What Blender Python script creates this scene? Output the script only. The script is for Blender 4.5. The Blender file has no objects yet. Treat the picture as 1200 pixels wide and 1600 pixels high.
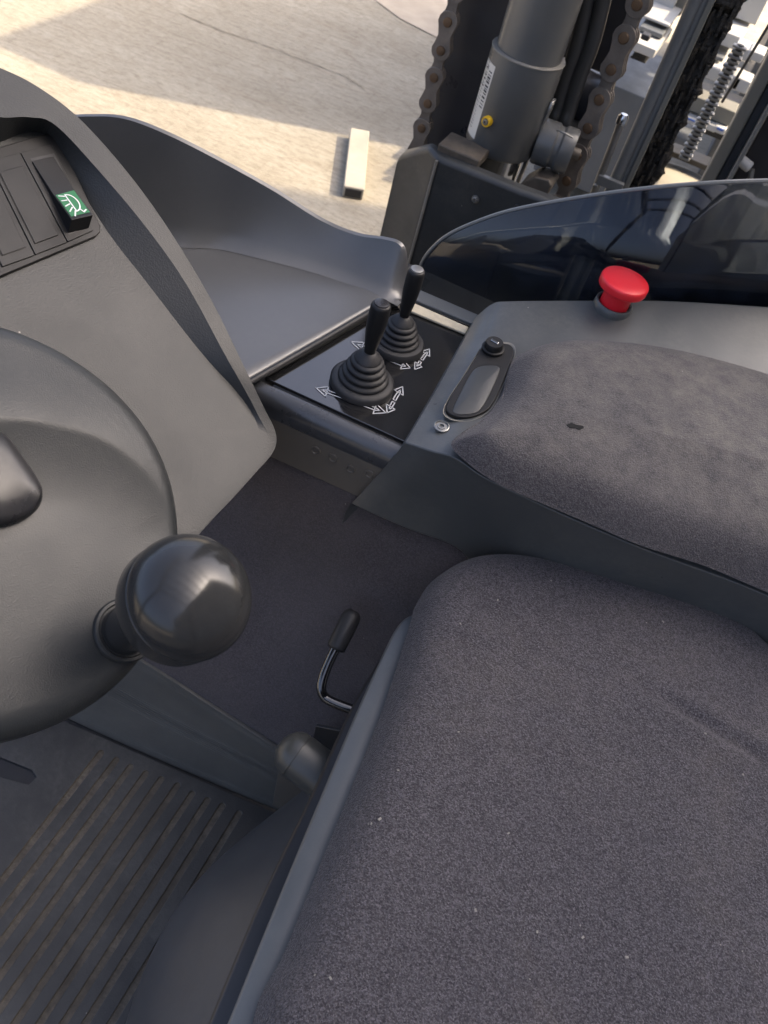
import bpy, bmesh, math, random
import numpy as np
from mathutils import Vector, Matrix
random.seed(7); rng = np.random.default_rng(7)
SC = bpy.context.scene; COL = SC.collection
R_ = math.radians

# ------------------------------------------------------------------ camera, sky, sun, exposure
FPX = 1300.0                                   # focal length in pixels of the 1200 x 1600 photograph
CP = np.array([0.0, 0.0, 1.10])                # camera stands over the near end of the seat, metres above cab floor
def _axes(pitch=48.3, roll=18.1, yaw=11.4):
    p, r, y = R_(pitch), R_(roll), R_(yaw)
    f = np.array([-math.sin(y)*math.cos(p), math.cos(y)*math.cos(p), -math.sin(p)])
    r0 = np.array([math.cos(y), math.sin(y), 0.0]); u0 = np.cross(r0, f)
    c, s = math.cos(r), math.sin(r)
    return r0*c+u0*s, u0*c-r0*s, f
CR, CU, CF = _axes()
cam = bpy.data.cameras.new("camera"); camo = bpy.data.objects.new("camera", cam); COL.objects.link(camo)
m = Matrix.Identity(4)
for i in range(3):
    m[i][0], m[i][1], m[i][2], m[i][3] = CR[i], CU[i], -CF[i], CP[i]
camo.matrix_world = m
cam.sensor_width = 36; cam.lens = FPX/1600*36; cam.clip_start = 0.02; cam.clip_end = 400
cam.dof.use_dof = True; cam.dof.focus_distance = 0.72; cam.dof.aperture_fstop = 15
SC.camera = camo

SUN_AZ, SUN_EL = math.atan2(0.90, 0.44), R_(42)
w = bpy.data.worlds.new("World"); SC.world = w; w.use_nodes = True
nt = w.node_tree; bg = nt.nodes["Background"]
sky = nt.nodes.new("ShaderNodeTexSky"); sky.sky_type = 'NISHITA'; sky.sun_disc = False
sky.sun_elevation = SUN_EL; sky.sun_rotation = SUN_AZ
sky.air_density = 0.55; sky.dust_density = 8.0; sky.ozone_density = 0.3
nt.links.new(sky.outputs[0], bg.inputs[0]); bg.inputs[1].default_value = 0.15
sl = bpy.data.lights.new("sun", 'SUN'); sl.energy = 2.0; sl.angle = R_(0.6); sl.color = (1.0, 0.82, 0.58)
so = bpy.data.objects.new("sun", sl); COL.objects.link(so); so.location = (6, 4, 8)
sd = Vector((math.sin(SUN_AZ)*math.cos(SUN_EL), math.cos(SUN_AZ)*math.cos(SUN_EL), math.sin(SUN_EL)))
so.rotation_euler = sd.to_track_quat('Z', 'Y').to_euler()
SC.view_settings.view_transform = 'Standard'; SC.view_settings.look = 'None'
SC.view_settings.exposure = 2.1; SC.view_settings.gamma = 1.0
SC.render.engine = 'CYCLES'; SC.cycles.max_bounces = 8; SC.cycles.transparent_max_bounces = 12

# ------------------------------------------------------------------ pixel rays onto world planes
def ray(x, y): return CR*(x-600)/FPX - CU*(y-800)/FPX + CF
def PN(x, y, p0, n):
    d = ray(x, y); return CP + d*((np.asarray(p0)-CP) @ n)/(d @ n)
def P(x, y, z): return PN(x, y, (0, 0, z), np.array([0, 0, 1.0]))
def PY(x, y, v): return PN(x, y, (0, v, 0), np.array([0, 1.0, 0]))
def PX(x, y, v): return PN(x, y, (v, 0, 0), np.array([1.0, 0, 0]))
def unit(v): v = np.asarray(v, float); return v/np.linalg.norm(v)
def A(*v): return np.array(v, float)

# ------------------------------------------------------------------ object helpers
ORG = {}
def tag(o, label=None, cat=None, group=None, kind=None):
    if label: o['label'] = label
    if cat: o['category'] = cat
    if group: o['group'] = group
    if kind: o['kind'] = kind
    return o
def thing(name, label, cat, base, group=None):
    o = bpy.data.objects.new(name, None); COL.objects.link(o); o.empty_display_size = .02
    o.location = [float(c) for c in base]; ORG[o] = A(*base)
    return tag(o, label, cat, group)
def link_mesh(name, me, parent=None, org=None):
    o = bpy.data.objects.new(name, me); COL.objects.link(o)
    if parent is not None: o.parent = parent; ORG[o] = ORG[parent]
    else: o.location = [float(c) for c in org]; ORG[o] = A(*org)
    return o
def mk(name, verts, faces, mat, parent=None, smooth=True, angle=38, bevel=0, seg=3, sub=0, org=None, mats=None, fm=None, blim=30):
    verts = np.asarray(verts, float)
    if parent is not None: o0 = ORG[parent]
    elif org is not None: o0 = A(*org)
    else: o0 = A(verts[:, 0].mean(), verts[:, 1].mean(), verts[:, 2].min())
    me = bpy.data.meshes.new(name)
    me.from_pydata([tuple(v) for v in verts-o0], [], [tuple(int(i) for i in f) for f in faces])
    for mm in (mats or [mat]): me.materials.append(mm)
    if fm is not None: me.polygons.foreach_set('material_index', fm)
    bm = bmesh.new(); bm.from_mesh(me)
    bmesh.ops.recalc_face_normals(bm, faces=bm.faces); bm.to_mesh(me); bm.free()
    if smooth:
        me.polygons.foreach_set('use_smooth', [True]*len(me.polygons))
        if not sub and not bevel: me.set_sharp_from_angle(angle=R_(angle))
    me.update()
    o = link_mesh(name, me, parent, o0)
    if bevel:
        b = o.modifiers.new('bevel', 'BEVEL'); b.width = bevel; b.segments = seg; b.limit_method = 'ANGLE'
        b.angle_limit = R_(blim); b.harden_normals = True
    if sub:
        s = o.modifiers.new('subsurf', 'SUBSURF'); s.levels = s.render_levels = sub
    return o
class MB:
    """collects shapes into one mesh"""
    def __init__(s): s.v = []; s.f = []; s.m = []
    def add(s, v, f, mi=0):
        k = len(s.v); s.v += [tuple(p) for p in v]; s.f += [tuple(i+k for i in q) for q in f]; s.m += [mi]*len(f); return s
    def build(s, name, mat, parent=None, **kw):
        if isinstance(mat, list): return mk(name, s.v, s.f, None, parent, mats=mat, fm=s.m, **kw)
        return mk(name, s.v, s.f, mat, parent, **kw)
def prism(a, b):
    n = len(a); v = [tuple(p) for p in a]+[tuple(p) for p in b]
    f = [tuple(range(n))[::-1], tuple(range(n, 2*n))]+[(i, (i+1) % n, n+(i+1) % n, n+i) for i in range(n)]
    return v, f
def extr(poly, d): d = A(*d); return prism(poly, [np.asarray(p)+d for p in poly])
def box(c, s, rz=0.0, axes=None):
    c = A(*c); hx, hy, hz = s[0]/2, s[1]/2, s[2]/2
    if axes is None:
        ax, ay, az = A(math.cos(rz), math.sin(rz), 0), A(-math.sin(rz), math.cos(rz), 0), A(0, 0, 1)
    else: ax, ay, az = axes
    q = [c+ax*sx*hx+ay*sy*hy-az*hz for sx, sy in ((-1, -1), (1, -1), (1, 1), (-1, 1))]
    return prism(q, [p+az*2*hz for p in q])
def frame(n):
    n = unit(n); t = A(1, 0, 0) if abs(n[0]) < .8 else A(0, 1, 0)
    u = unit(np.cross(t, n)); return u, np.cross(n, u), n
def lathe(prof, o, ax, n=40, cap=True):
    u, v, w_ = frame(ax); o = A(*o); vs = []; fs = []
    for r, h in prof:
        for i in range(n):
            a = 2*math.pi*i/n; vs.append(o+u*r*math.cos(a)+v*r*math.sin(a)+w_*h)
    for k in range(len(prof)-1):
        for i in range(n):
            j = (i+1) % n; fs.append((k*n+i, k*n+j, (k+1)*n+j, (k+1)*n+i))
    if cap:
        fs.append(tuple(range(n))[::-1]); k = (len(prof)-1)*n; fs.append(tuple(range(k, k+n)))
    return vs, fs
def cr(pts, n, closed=False):
    p = np.asarray(pts, float); N = len(p)
    if closed: q = np.vstack([p[-1:], p, p[:2]]); S = N
    else: q = np.vstack([2*p[0]-p[1], p, 2*p[-1]-p[-2]]); S = N-1
    out = []
    for t in np.linspace(0, S, n, endpoint=not closed):
        i = min(int(t), S-1); u = t-i; a, b, c, d = q[i], q[i+1], q[i+2], q[i+3]
        out.append(.5*((2*b)+(-a+c)*u+(2*a-5*b+4*c-d)*u*u+(-a+3*b-3*c+d)*u**3))
    return np.array(out)
def tube(path, r, n=14, caps=True):
    p = np.asarray(path, float); N = len(p); rr = np.broadcast_to(r, (N,))
    t = np.gradient(p, axis=0); t /= np.linalg.norm(t, axis=1)[:, None]
    u, v, _ = frame(t[0]); vs = []; fs = []
    for k in range(N):
        u = unit(u-t[k]*(u@t[k])); v = np.cross(t[k], u)
        for i in range(n):
            a = 2*math.pi*i/n; vs.append(p[k]+rr[k]*(u*math.cos(a)+v*math.sin(a)))
    for k in range(N-1):
        for i in range(n):
            j = (i+1) % n; fs.append((k*n+i, k*n+j, (k+1)*n+j, (k+1)*n+i))
    if caps: fs.append(tuple(range(n))[::-1]); fs.append(tuple(range((N-1)*n, N*n)))
    return vs, fs
def grid(rows, closed=False):
    rows = [np.asarray(r, float) for r in rows]; n = len(rows[0]); vs = np.vstack(rows); fs = []
    for i in range(len(rows)-1):
        for j in range(n if closed else n-1):
            k = (j+1) % n; fs.append((i*n+j, i*n+k, (i+1)*n+k, (i+1)*n+j))
    return vs, fs
def resample(ctrl, ni, nj):
    a = np.array([cr(r, nj) for r in ctrl]); return np.array([cr(a[:, j], ni) for j in range(nj)]).transpose(1, 0, 2)
def cushion(outline, spine, prof, ztop, nt=26):
    """rings from an outline towards a spine segment; prof(d, x, y) -> height above the outline"""
    a, b = np.asarray(spine[0], float), np.asarray(spine[1], float); rings = []
    foot = []
    for p in outline:
        t = np.clip(((p-a)[:2] @ (b-a)[:2])/((b-a)[:2] @ (b-a)[:2]), 0, 1); foot.append(a+(b-a)*t)
    foot = np.array(foot)
    outline0 = outline.copy()
    for k in range(nt):
        t = (k/(nt-1))**1.8
        q = outline+(foot-outline)*t; d = np.sqrt(((q[:, None, :2]-outline[None, :, :2])**2).sum(2).min(1))
        for i in range(len(q)): q[i, 2] = outline[i, 2]*(1-t)+foot[i, 2]*t*1+prof(d[i], q[i, 0], q[i, 1])
        rings.append(q)
    v, f = grid(rings, closed=True)
    return v, f
def smooth2(poly, n): return cr(poly, n, closed=True)

# ------------------------------------------------------------------ materials
def nn(nt, t, **kw):
    n = nt.nodes.new(t)
    for k, v in kw.items():
        if k == 'inp':
            for a, b in v.items(): n.inputs[a].default_value = b
        else: setattr(n, k, v)
    return n
def ramp(nt, src, lo, hi):
    r = nn(nt, 'ShaderNodeMapRange', inp={'From Min': lo, 'From Max': hi}); r.clamp = True
    nt.links.new(src, r.inputs[0]); return r.outputs[0]
def mixc(nt, fac, a, b):
    x = nn(nt, 'ShaderNodeMix', data_type='RGBA')
    for s, v in ((x.inputs[0], fac), (x.inputs[6], a), (x.inputs[7], b)):
        if hasattr(v, 'links') or isinstance(v, bpy.types.NodeSocket): nt.links.new(v, s)
        else: s.default_value = v if not isinstance(v, tuple) else (*v, 1)[:4]
    return x.outputs[2]
def mul(nt, a, b, op='MULTIPLY'):
    x = nn(nt, 'ShaderNodeMath', operation=op)
    for s, v in ((x.inputs[0], a), (x.inputs[1], b)):
        if isinstance(v, bpy.types.NodeSocket): nt.links.new(v, s)
        else: s.default_value = v
    return x.outputs[0]
def surf(name, col, rough=.5, metal=0, spec=.5, grain=0, gstr=.2, gd=.0004, dust=0, dustcol=(.24, .21, .17), dscale=9, specks=0,
         var=.25, vscale=6, coat=0, rvar=.12, sheen=0, weave=0, wcol=None, scratch=0, kind='voronoi', dlo=.42, updust=0):
    mt = bpy.data.materials.new(name); mt.use_nodes = True; t = mt.node_tree; b = t.nodes['Principled BSDF']; L = t.links.new
    tc = nn(t, 'ShaderNodeTexCoord').outputs['Object']
    b.inputs['Metallic'].default_value = metal; b.inputs['Specular IOR Level'].default_value = spec
    b.inputs['Coat Weight'].default_value = coat; b.inputs['Coat Roughness'].default_value = .12
    if sheen: b.inputs['Sheen Weight'].default_value = sheen; b.inputs['Sheen Roughness'].default_value = .5
    n1 = nn(t, 'ShaderNodeTexNoise', inp={'Scale': vscale, 'Detail': 7, 'Roughness': .62}); L(tc, n1.inputs['Vector'])
    c = mixc(t, ramp(t, n1.outputs[0], .3, .7), tuple(x*(1-var) for x in col), tuple(x*(1+var) for x in col))
    if weave:
        v1 = nn(t, 'ShaderNodeTexVoronoi', inp={'Scale': weave}); L(tc, v1.inputs['Vector'])
        nw = nn(t, 'ShaderNodeTexNoise', inp={'Scale': weave*1.4, 'Detail': 5, 'Roughness': .75}); L(tc, nw.inputs['Vector'])
        sp = nn(t, 'ShaderNodeSeparateColor'); L(v1.outputs['Color'], sp.inputs[0])
        c = mixc(t, mul(t, ramp(t, sp.outputs[0], .1, 1.0), ramp(t, nw.outputs[0], .35, .65)), c, wcol)
    if dust:
        n2 = nn(t, 'ShaderNodeTexNoise', inp={'Scale': dscale, 'Detail': 9, 'Roughness': .68, 'Distortion': .4}); L(tc, n2.inputs['Vector'])
        n3 = nn(t, 'ShaderNodeTexNoise', inp={'Scale': dscale*22, 'Detail': 4, 'Roughness': .7}); L(tc, n3.inputs['Vector'])
        fac = mul(t, mul(t, ramp(t, n2.outputs[0], dlo, dlo+.33), ramp(t, n3.outputs[0], .25, .75)), dust)
        if updust:
            ge = nn(t, 'ShaderNodeNewGeometry').outputs['Normal']; sx = nn(t, 'ShaderNodeSeparateXYZ'); L(ge, sx.inputs[0])
            fac = mul(t, fac, ramp(t, sx.outputs[2], .80, .985))
        c = mixc(t, fac, c, dustcol)
    if specks:
        v2 = nn(t, 'ShaderNodeTexVoronoi', inp={'Scale': 85.0}); L(tc, v2.inputs['Vector'])
        s2 = nn(t, 'ShaderNodeSeparateColor'); L(v2.outputs['Color'], s2.inputs[0])
        k = mul(t, ramp(t, v2.outputs['Distance'], .075, .045), ramp(t, s2.outputs[1], 1-specks, 1-specks+.01))
        c = mixc(t, mul(t, k, .8), c, (.36, .33, .29))
    if scratch:
        mp = nn(t, 'ShaderNodeMapping'); mp.inputs['Scale'].default_value = (26, 3, 9); mp.inputs['Rotation'].default_value = (.3, .2, .7); L(tc, mp.inputs[0])
        n5 = nn(t, 'ShaderNodeTexNoise', inp={'Scale': 4.0, 'Detail': 3, 'Distortion': .3}); L(mp.outputs[0], n5.inputs['Vector'])
        c = mixc(t, mul(t, ramp(t, n5.outputs[0], .66, .72), scratch), c, (.32, .31, .29))
    L(c, b.inputs['Base Color'])
    nr = nn(t, 'ShaderNodeTexNoise', inp={'Scale': 14, 'Detail': 6, 'Roughness': .65}); L(tc, nr.inputs['Vector'])
    rr = nn(t, 'ShaderNodeMapRange', inp={'From Min': .3, 'From Max': .7, 'To Min': max(.03, rough-rvar), 'To Max': min(1, rough+rvar)})
    L(nr.outputs[0], rr.inputs[0]); L(rr.outputs[0], b.inputs['Roughness'])
    if grain:
        if kind == 'voronoi':
            g = nn(t, 'ShaderNodeTexVoronoi', inp={'Scale': grain}); g.feature = 'SMOOTH_F1'; go = g.outputs['Distance']
        else:
            g = nn(t, 'ShaderNodeTexNoise', inp={'Scale': grain, 'Detail': 3, 'Roughness': .6}); go = g.outputs[0]
        L(tc, g.inputs['Vector'])
        bp = nn(t, 'ShaderNodeBump', inp={'Strength': gstr, 'Distance': gd}); L(go, bp.inputs['Height']); L(bp.outputs[0], b.inputs['Normal'])
    return mt
def flat(name, col, rough=.5, metal=0, spec=.5):
    mt = bpy.data.materials.new(name); mt.use_nodes = True; b = mt.node_tree.nodes['Principled BSDF']
    b.inputs['Base Color'].default_value = (*col, 1); b.inputs['Roughness'].default_value = rough
    b.inputs['Metallic'].default_value = metal; b.inputs['Specular IOR Level'].default_value = spec
    return mt
M = {}
M['dash'] = surf('grained_grey_plastic', (.021, .0225, .0225), .48, grain=720, gstr=.45, gd=.0004, dust=.05, specks=.02, var=.02, rvar=.04)
M['wheel'] = surf('grained_wheel_plastic', (.0245, .027, .0278), .42, grain=1050, gstr=.35, gd=.0004, rvar=.06, dust=.18, dustcol=(.13, .12, .10), specks=.015, var=.04, vscale=9)
M['hub'] = surf('smooth_dark_plastic', (.018, .018, .020), .30, dust=.15, specks=.02, var=.1)
M['black'] = surf('black_plastic', (.009, .009, .0095), .50, spec=.35, dust=.12, dustcol=(.06, .05, .04), specks=.03, grain=900, gstr=.15, gd=.0002)
M['gloss'] = surf('black_gloss', (.010, .010, .0105), .10, spec=1.0, coat=.5, rvar=.05, dust=.14, dustcol=(.10, .095, .09), dscale=14, specks=.03)
M['knob'] = surf('worn_black_knob', (.022, .0225, .0225), .20, rvar=.08, dust=.22, dustcol=(.09, .09, .085), dscale=16)
M['rubber'] = surf('black_rubber', (.016, .016, .017), .55, dust=.25, dustcol=(.10, .095, .09), dscale=20, specks=.02)
M['tray'] = surf('grey_tray_plastic', (.066, .068, .070), .34, spec=.9, dust=.22, dustcol=(.16, .155, .15), dscale=7, rvar=.02, grain=900, gstr=.12, gd=.0003, var=.08)
M['arm'] = surf('blue_grey_plastic', (.056, .060, .0605), .38, spec=.7, dust=.38, dustcol=(.22, .205, .17), dscale=8, specks=.03, grain=700, gstr=.25, gd=.0003, var=.12)
M['pad'] = surf('worn_pad_fabric', (.042, .038, .041), .88, spec=.25, sheen=.12, weave=1000, wcol=(.13, .122, .12), dust=.65, dustcol=(.22, .198, .165), dscale=2.2, dlo=.25, updust=1, specks=.05, grain=800, gstr=.8, gd=.0009, var=.2)
M['seat'] = surf('woven_seat_fabric', (.030, .0275, .031), .9, spec=.25, sheen=.12, weave=1000, wcol=(.165, .153, .165), dust=.55, dustcol=(.17, .145, .115), dscale=3.0, dlo=.48, specks=.010, grain=760, gstr=1.0, gd=.0011, var=.10)
M['carpet'] = surf('dark_carpet', (.058, .052, .056), .95, spec=.15, sheen=.12, weave=900, wcol=(.11, .10, .105), dust=.45, dustcol=(.11, .10, .09), dscale=4.5, specks=.05, grain=600, gstr=.8, gd=.001)
M['frame'] = surf('grey_seat_frame', (.082, .089, .093), .38, dust=.25, dustcol=(.18, .18, .17), specks=.08, dscale=14, grain=900, gstr=.12, gd=.0002, var=.1)
M['skirt'] = surf('dark_seat_skirt', (.046, .049, .055), .36, dust=.30, dustcol=(.10, .10, .10), dscale=7, rvar=.02, grain=900, gstr=.1, gd=.0002)
M['mat'] = surf('rubber_floor_mat', (.036, .036, .035), .55, dust=.6, dustcol=(.20, .19, .17), dscale=6, dlo=.44, specks=.05, grain=500, gstr=.35, gd=.0005, var=.3)
M['groove'] = surf('dusty_groove', (.060, .051, .040), .9, dust=1.0, dustcol=(.225, .195, .15), dscale=9, dlo=.34, var=.4)
M['kick'] = surf('ribbed_rubber_kick', (.085, .084, .077), .55, dust=.3, dustcol=(.15, .15, .14), dscale=9, specks=.04, grain=700, gstr=.4, gd=.0004)
M['wknob'] = surf('dark_grey_knob_plastic', (.052, .054, .051), .36, rvar=.03, dust=.2, dustcol=(.12, .12, .11), grain=900, gstr=.1, gd=.0002)
M['cover'] = surf('matte_blank_cover', (.034, .037, .039), .46, rvar=.03, dust=.25, dustcol=(.12, .11, .09), grain=900, gstr=.1, gd=.0002)
M['sheet'] = surf('olive_grey_metal', (.105, .094, .079), .5, dust=.2, dustcol=(.14, .12, .09), specks=.04, var=.08)
M['edge'] = surf('satin_black_edge', (.034, .036, .040), .28, spec=.9, rvar=.06, dust=.12, dustcol=(.1, .1, .1), specks=.03)
M['red'] = surf('red_plastic', (.74, .016, .028), .34, rvar=.06, dust=.12, dustcol=(.5, .12, .1), specks=.01, var=.05)
M['green'] = flat('green_print', (.028, .17, .062), .4)
M['white'] = flat('white_print', (.72, .73, .72), .5)
M['lineprint'] = flat('pale_line_print', (.46, .47, .48), .5)
M['chrome'] = surf('chrome', (.62, .63, .64), .13, metal=1, rvar=.05, var=.05)
M['steel'] = surf('grey_steel', (.28, .28, .27), .42, metal=.8, rvar=.1, dust=.25, dustcol=(.16, .14, .11))
M['link'] = surf('greasy_chain_steel', (.17, .145, .12), .5, metal=.1, dust=.55, dustcol=(.12, .088, .058), dscale=24, grain=300, gstr=.4, gd=.0008, kind='noise', var=.3, vscale=30)
M['pin'] = surf('rusty_pin', (.15, .095, .055), .5, metal=.4, dust=.4, dustcol=(.18, .10, .05), dscale=60)
M['grease'] = surf('black_grease', (.017, .0145, .0115), .30, rvar=.14, dust=.6, dustcol=(.10, .08, .055), dscale=60, grain=260, gstr=.9, gd=.004, kind='noise', var=.6, vscale=60)
M['mast'] = surf('black_painted_steel', (.026, .026, .029), .36, dust=.25, dustcol=(.06, .055, .05), specks=.03)
M['cyl'] = surf('grey_painted_cylinder', (.105, .107, .104), .32, rvar=.02, dust=.35, dustcol=(.15, .135, .105), dscale=9, var=.15)
M['bracket'] = surf('dusty_black_cover', (.030, .033, .034), .45, dust=.5, dustcol=(.13, .12, .10), dscale=8, specks=.03, var=.2)
M['worn'] = surf('worn_edge', (.20, .19, .165), .6, dust=.4)
M['hose'] = surf('black_hose', (.045, .044, .041), .38, dust=.4, dustcol=(.10, .09, .075), dscale=20)
M['label'] = surf('aged_label', (.66, .64, .58), .55, var=.06, dust=.2, dustcol=(.4, .35, .28))
M['ink'] = flat('black_ink', (.03, .03, .03), .6)
M['yellow'] = flat('yellow_plastic', (.78, .46, .015), .4)
M['cream'] = surf('worn_cream_foam', (.55, .49, .36), .8, var=.25, vscale=40, dust=.6, dustcol=(.2, .16, .11), dscale=40)
M['poleg'] = surf('grey_pole_paint', (.16, .165, .16), .38, dust=.3, dustcol=(.2, .19, .16), var=.1)
M['wpaint'] = surf('white_paint', (.47, .465, .44), .45, var=.05, dust=.15, dustcol=(.45, .42, .36))
M['gpaint'] = surf('slate_paint', (.10, .108, .115), .5, var=.12, dust=.2)
M['opaint'] = surf('olive_grey_paint', (.17, .165, .14), .5, var=.12, dust=.3)
M['dark'] = surf('dark_steel', (.016, .016, .018), .5, dust=.2, dustcol=(.06, .06, .055))
M['blue'] = flat('blue_print', (.06, .13, .42), .5)
M['brown'] = surf('rusty_bracket', (.075, .062, .048), .6, dust=.6, dustcol=(.22, .17, .11), dscale=30, var=.4, vscale=30)
def smoked():
    mt = bpy.data.materials.new('smoked_acrylic'); mt.use_nodes = True; t = mt.node_tree; L = t.links.new
    t.nodes.remove(t.nodes['Principled BSDF']); out = t.nodes['Material Output']
    tr = nn(t, 'ShaderNodeBsdfTransparent'); tr.inputs[0].default_value = (.56, .60, .61, 1)
    df = nn(t, 'ShaderNodeBsdfDiffuse'); df.inputs[0].default_value = (.036, .047, .072, 1)  # bluish diffuse, mixed in patches below as painted haze on the pane
    gl = nn(t, 'ShaderNodeBsdfGlossy'); gl.inputs['Roughness'].default_value = .035
    tc = nn(t, 'ShaderNodeTexCoord').outputs['Object']
    n1 = nn(t, 'ShaderNodeTexNoise', inp={'Scale': 9, 'Detail': 8, 'Roughness': .7}); L(tc, n1.inputs['Vector'])
    m1 = nn(t, 'ShaderNodeMixShader'); L(mul(t, ramp(t, n1.outputs[0], .30, .75), .50), m1.inputs[0]); L(tr.outputs[0], m1.inputs[1]); L(df.outputs[0], m1.inputs[2])
    fr = nn(t, 'ShaderNodeFresnel', inp={'IOR': 1.5}); m2 = nn(t, 'ShaderNodeMixShader')
    L(fr.outputs[0], m2.inputs[0]); L(m1.outputs[0], m2.inputs[1]); L(gl.outputs[0], m2.inputs[2]); L(m2.outputs[0], out.inputs[0])
    return mt
M['smoked'] = smoked()
def ground_mat():
    mt = bpy.data.materials.new('weathered_concrete'); mt.use_nodes = True; t = mt.node_tree; b = t.nodes['Principled BSDF']; L = t.links.new
    tc = nn(t, 'ShaderNodeTexCoord').outputs['Object']
    mp = nn(t, 'ShaderNodeMapping'); mp.inputs['Rotation'].default_value = (0, 0, R_(-26)); mp.inputs['Scale'].default_value = (.55, 1.35, 1); L(tc, mp.inputs[0])
    n1 = nn(t, 'ShaderNodeTexNoise', inp={'Scale': 2.2, 'Detail': 9, 'Roughness': .68, 'Distortion': .5}); L(mp.outputs[0], n1.inputs['Vector'])
    n2 = nn(t, 'ShaderNodeTexNoise', inp={'Scale': 34, 'Detail': 8, 'Roughness': .8}); L(mp.outputs[0], n2.inputs['Vector'])
    n3 = nn(t, 'ShaderNodeTexNoise', inp={'Scale': 7.5, 'Detail': 6, 'Roughness': .7, 'Distortion': 1.2}); L(mp.outputs[0], n3.inputs['Vector'])
    c = mixc(t, ramp(t, n1.outputs[0], .3, .72), (.262, .236, .186), (.36, .334, .275))
    c = mixc(t, mul(t, ramp(t, n2.outputs[0], .45, .66), .75), c, (.17, .149, .112))
    c = mixc(t, mul(t, ramp(t, n3.outputs[0], .55, .78), .5), c, (.19, .15, .108))
    v = nn(t, 'ShaderNodeTexVoronoi', inp={'Scale': 45}); L(tc, v.inputs['Vector'])
    c = mixc(t, mul(t, ramp(t, v.outputs['Distance'], .35, .1), .18), c, (.42, .39, .33))
    bk = nn(t, 'ShaderNodeTexBrick', inp={'Scale': 1.0, 'Mortar Size': .006, 'Mortar Smooth': .6, 'Brick Width': .20, 'Row Height': .10, 'Color1': (1, 1, 1, 1), 'Color2': (.87, .86, .84, 1), 'Mortar': (.70, .66, .60, 1)})
    mq = nn(t, 'ShaderNodeMapping'); mq.inputs['Rotation'].default_value = (0, 0, R_(-4)); L(tc, mq.inputs[0]); L(mq.outputs[0], bk.inputs['Vector'])
    mx = nn(t, 'ShaderNodeMix', data_type='RGBA', blend_type='MULTIPLY'); mx.inputs[0].default_value = .24; L(c, mx.inputs[6]); L(bk.outputs[0], mx.inputs[7]); c = mx.outputs[2]
    L(c, b.inputs['Base Color']); b.inputs['Roughness'].default_value = .9; b.inputs['Specular IOR Level'].default_value = .2
    bp = nn(t, 'ShaderNodeBump', inp={'Strength': .6, 'Distance': .01}); L(n2.outputs[0], bp.inputs['Height']); L(bp.outputs[0], b.inputs['Normal'])
    return mt
M['ground'] = ground_mat()
M['joint'] = surf('earth_filled_joint', (.27, .238, .182), .95, dust=.7, dustcol=(.19, .16, .12), dscale=8, var=.4)
M['pinkpave'] = surf('pinkish_concrete', (.36, .31, .245), .9, var=.15, dust=.3, dustcol=(.28, .25, .20))
M['beam'] = surf('pale_weathered_beam', (.33, .305, .25), .7, var=.12, dust=.3, dustcol=(.3, .25, .18))
M['wall'] = surf('shade_block_render', (.42, .41, .39), .9, var=.08)

# ================================================================== LARGE STRUCTURE
GZ = -0.50
gp = []
mk('ground', [(-150, -150, GZ), (150, -150, GZ), (150, 150, GZ), (-150, 150, GZ)], [(0, 1, 2, 3)], M['ground'], org=(0, 0, GZ))['kind'] = 'structure'
q = [P(560, -30, GZ), P(585, 0, GZ), P(625, 30, GZ), P(680, 58, GZ), P(760, 90, GZ), P(900, 60, GZ), P(900, -120, GZ), P(560, -120, GZ)]
for p in q: p[2] += .004
mk('pavement', q, [tuple(range(len(q)))], M['pinkpave'])['kind'] = 'structure'
# narrow open joint in the concrete, earth lying in it
jl = cr([P(x, y, GZ) for x, y in [(285, 22), (320, 38), (365, 55), (410, 70), (470, 93), (535, 118), (575, 142)]], 60)
jv = []; jf = []
for a in range(0, 60, 6):
    for i in range(a, min(59, a+rng.integers(3, 7))):
        wdt = .002+.004*rng.random(); p = jl[i]+A(rng.normal(0, .006), rng.normal(0, .006), .004); p2 = jl[i+1]+A(0, 0, .004); n_ = unit(A(-(p2-p)[1], (p2-p)[0], 0))*wdt
        k = len(jv); jv += [p-n_, p2-n_*.6, p2+n_*.6, p+n_]; jf.append((k, k+1, k+2, k+3))
mk('ground_joint', jv, jf, M['joint'])['kind'] = 'structure'

# unseen block added to the right of the truck to shade the cab
mk('shade_block', *box((6.5, -3.3, 3.5), (4.0, 17.4, 8.0)), M['wall'])
tag(bpy.data.objects['shade_block'], 'added tall pale block, out of view, shading the truck from its right', 'building')

# truck underbody and cab floor
ch = thing('truck_chassis', 'dark steel underbody carrying the cab above the concrete', 'truck chassis', (0, .2, GZ))
mk('deck', *box((.0, .05, -.10), (1.6, 1.9, .16)), M['dark'], ch, bevel=.01)
mk('skirt_panel', *box((-.05, .10, -.32), (1.3, 1.5, .24)), M['dark'], ch, bevel=.01)
mk('console_support', *box((-.32, .86, .20), (.60, .40, .44)), M['dark'], ch, bevel=.01)
mk('seat_box', *box((.32, .33, .15), (.5, .42, .34)), M['dark'], ch, bevel=.01)
mk('cab_floor', *box((-.15, .10, -.015), (1.3, 1.0, .014)), M['dark'])['kind'] = 'structure'

# overhead guard above the cab
og = thing('overhead_guard', 'black steel roof guard of bars over the cab', 'roof guard', (0, .2, 0))
for sx, sy in ((-.80, -.55), (.80, -.55), (.80, 1.05)):
    mk('pillar', *box((sx, sy, .95), (.07, .07, 2.1)), M['mast'], og, bevel=.008)
mk('side_rail', *box((-.80, .25, 2.03), (.08, 1.7, .07)), M['mast'], og, bevel=.008)
mk('side_rail', *box((.80, .25, 2.03), (.08, 1.7, .07)), M['mast'], og, bevel=.008)
for i in range(6):
    mk('roof_bar', *box((0, -.45+i*.3, 2.03), (1.52, .035, .05)), M['mast'], og, bevel=.006)

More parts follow.
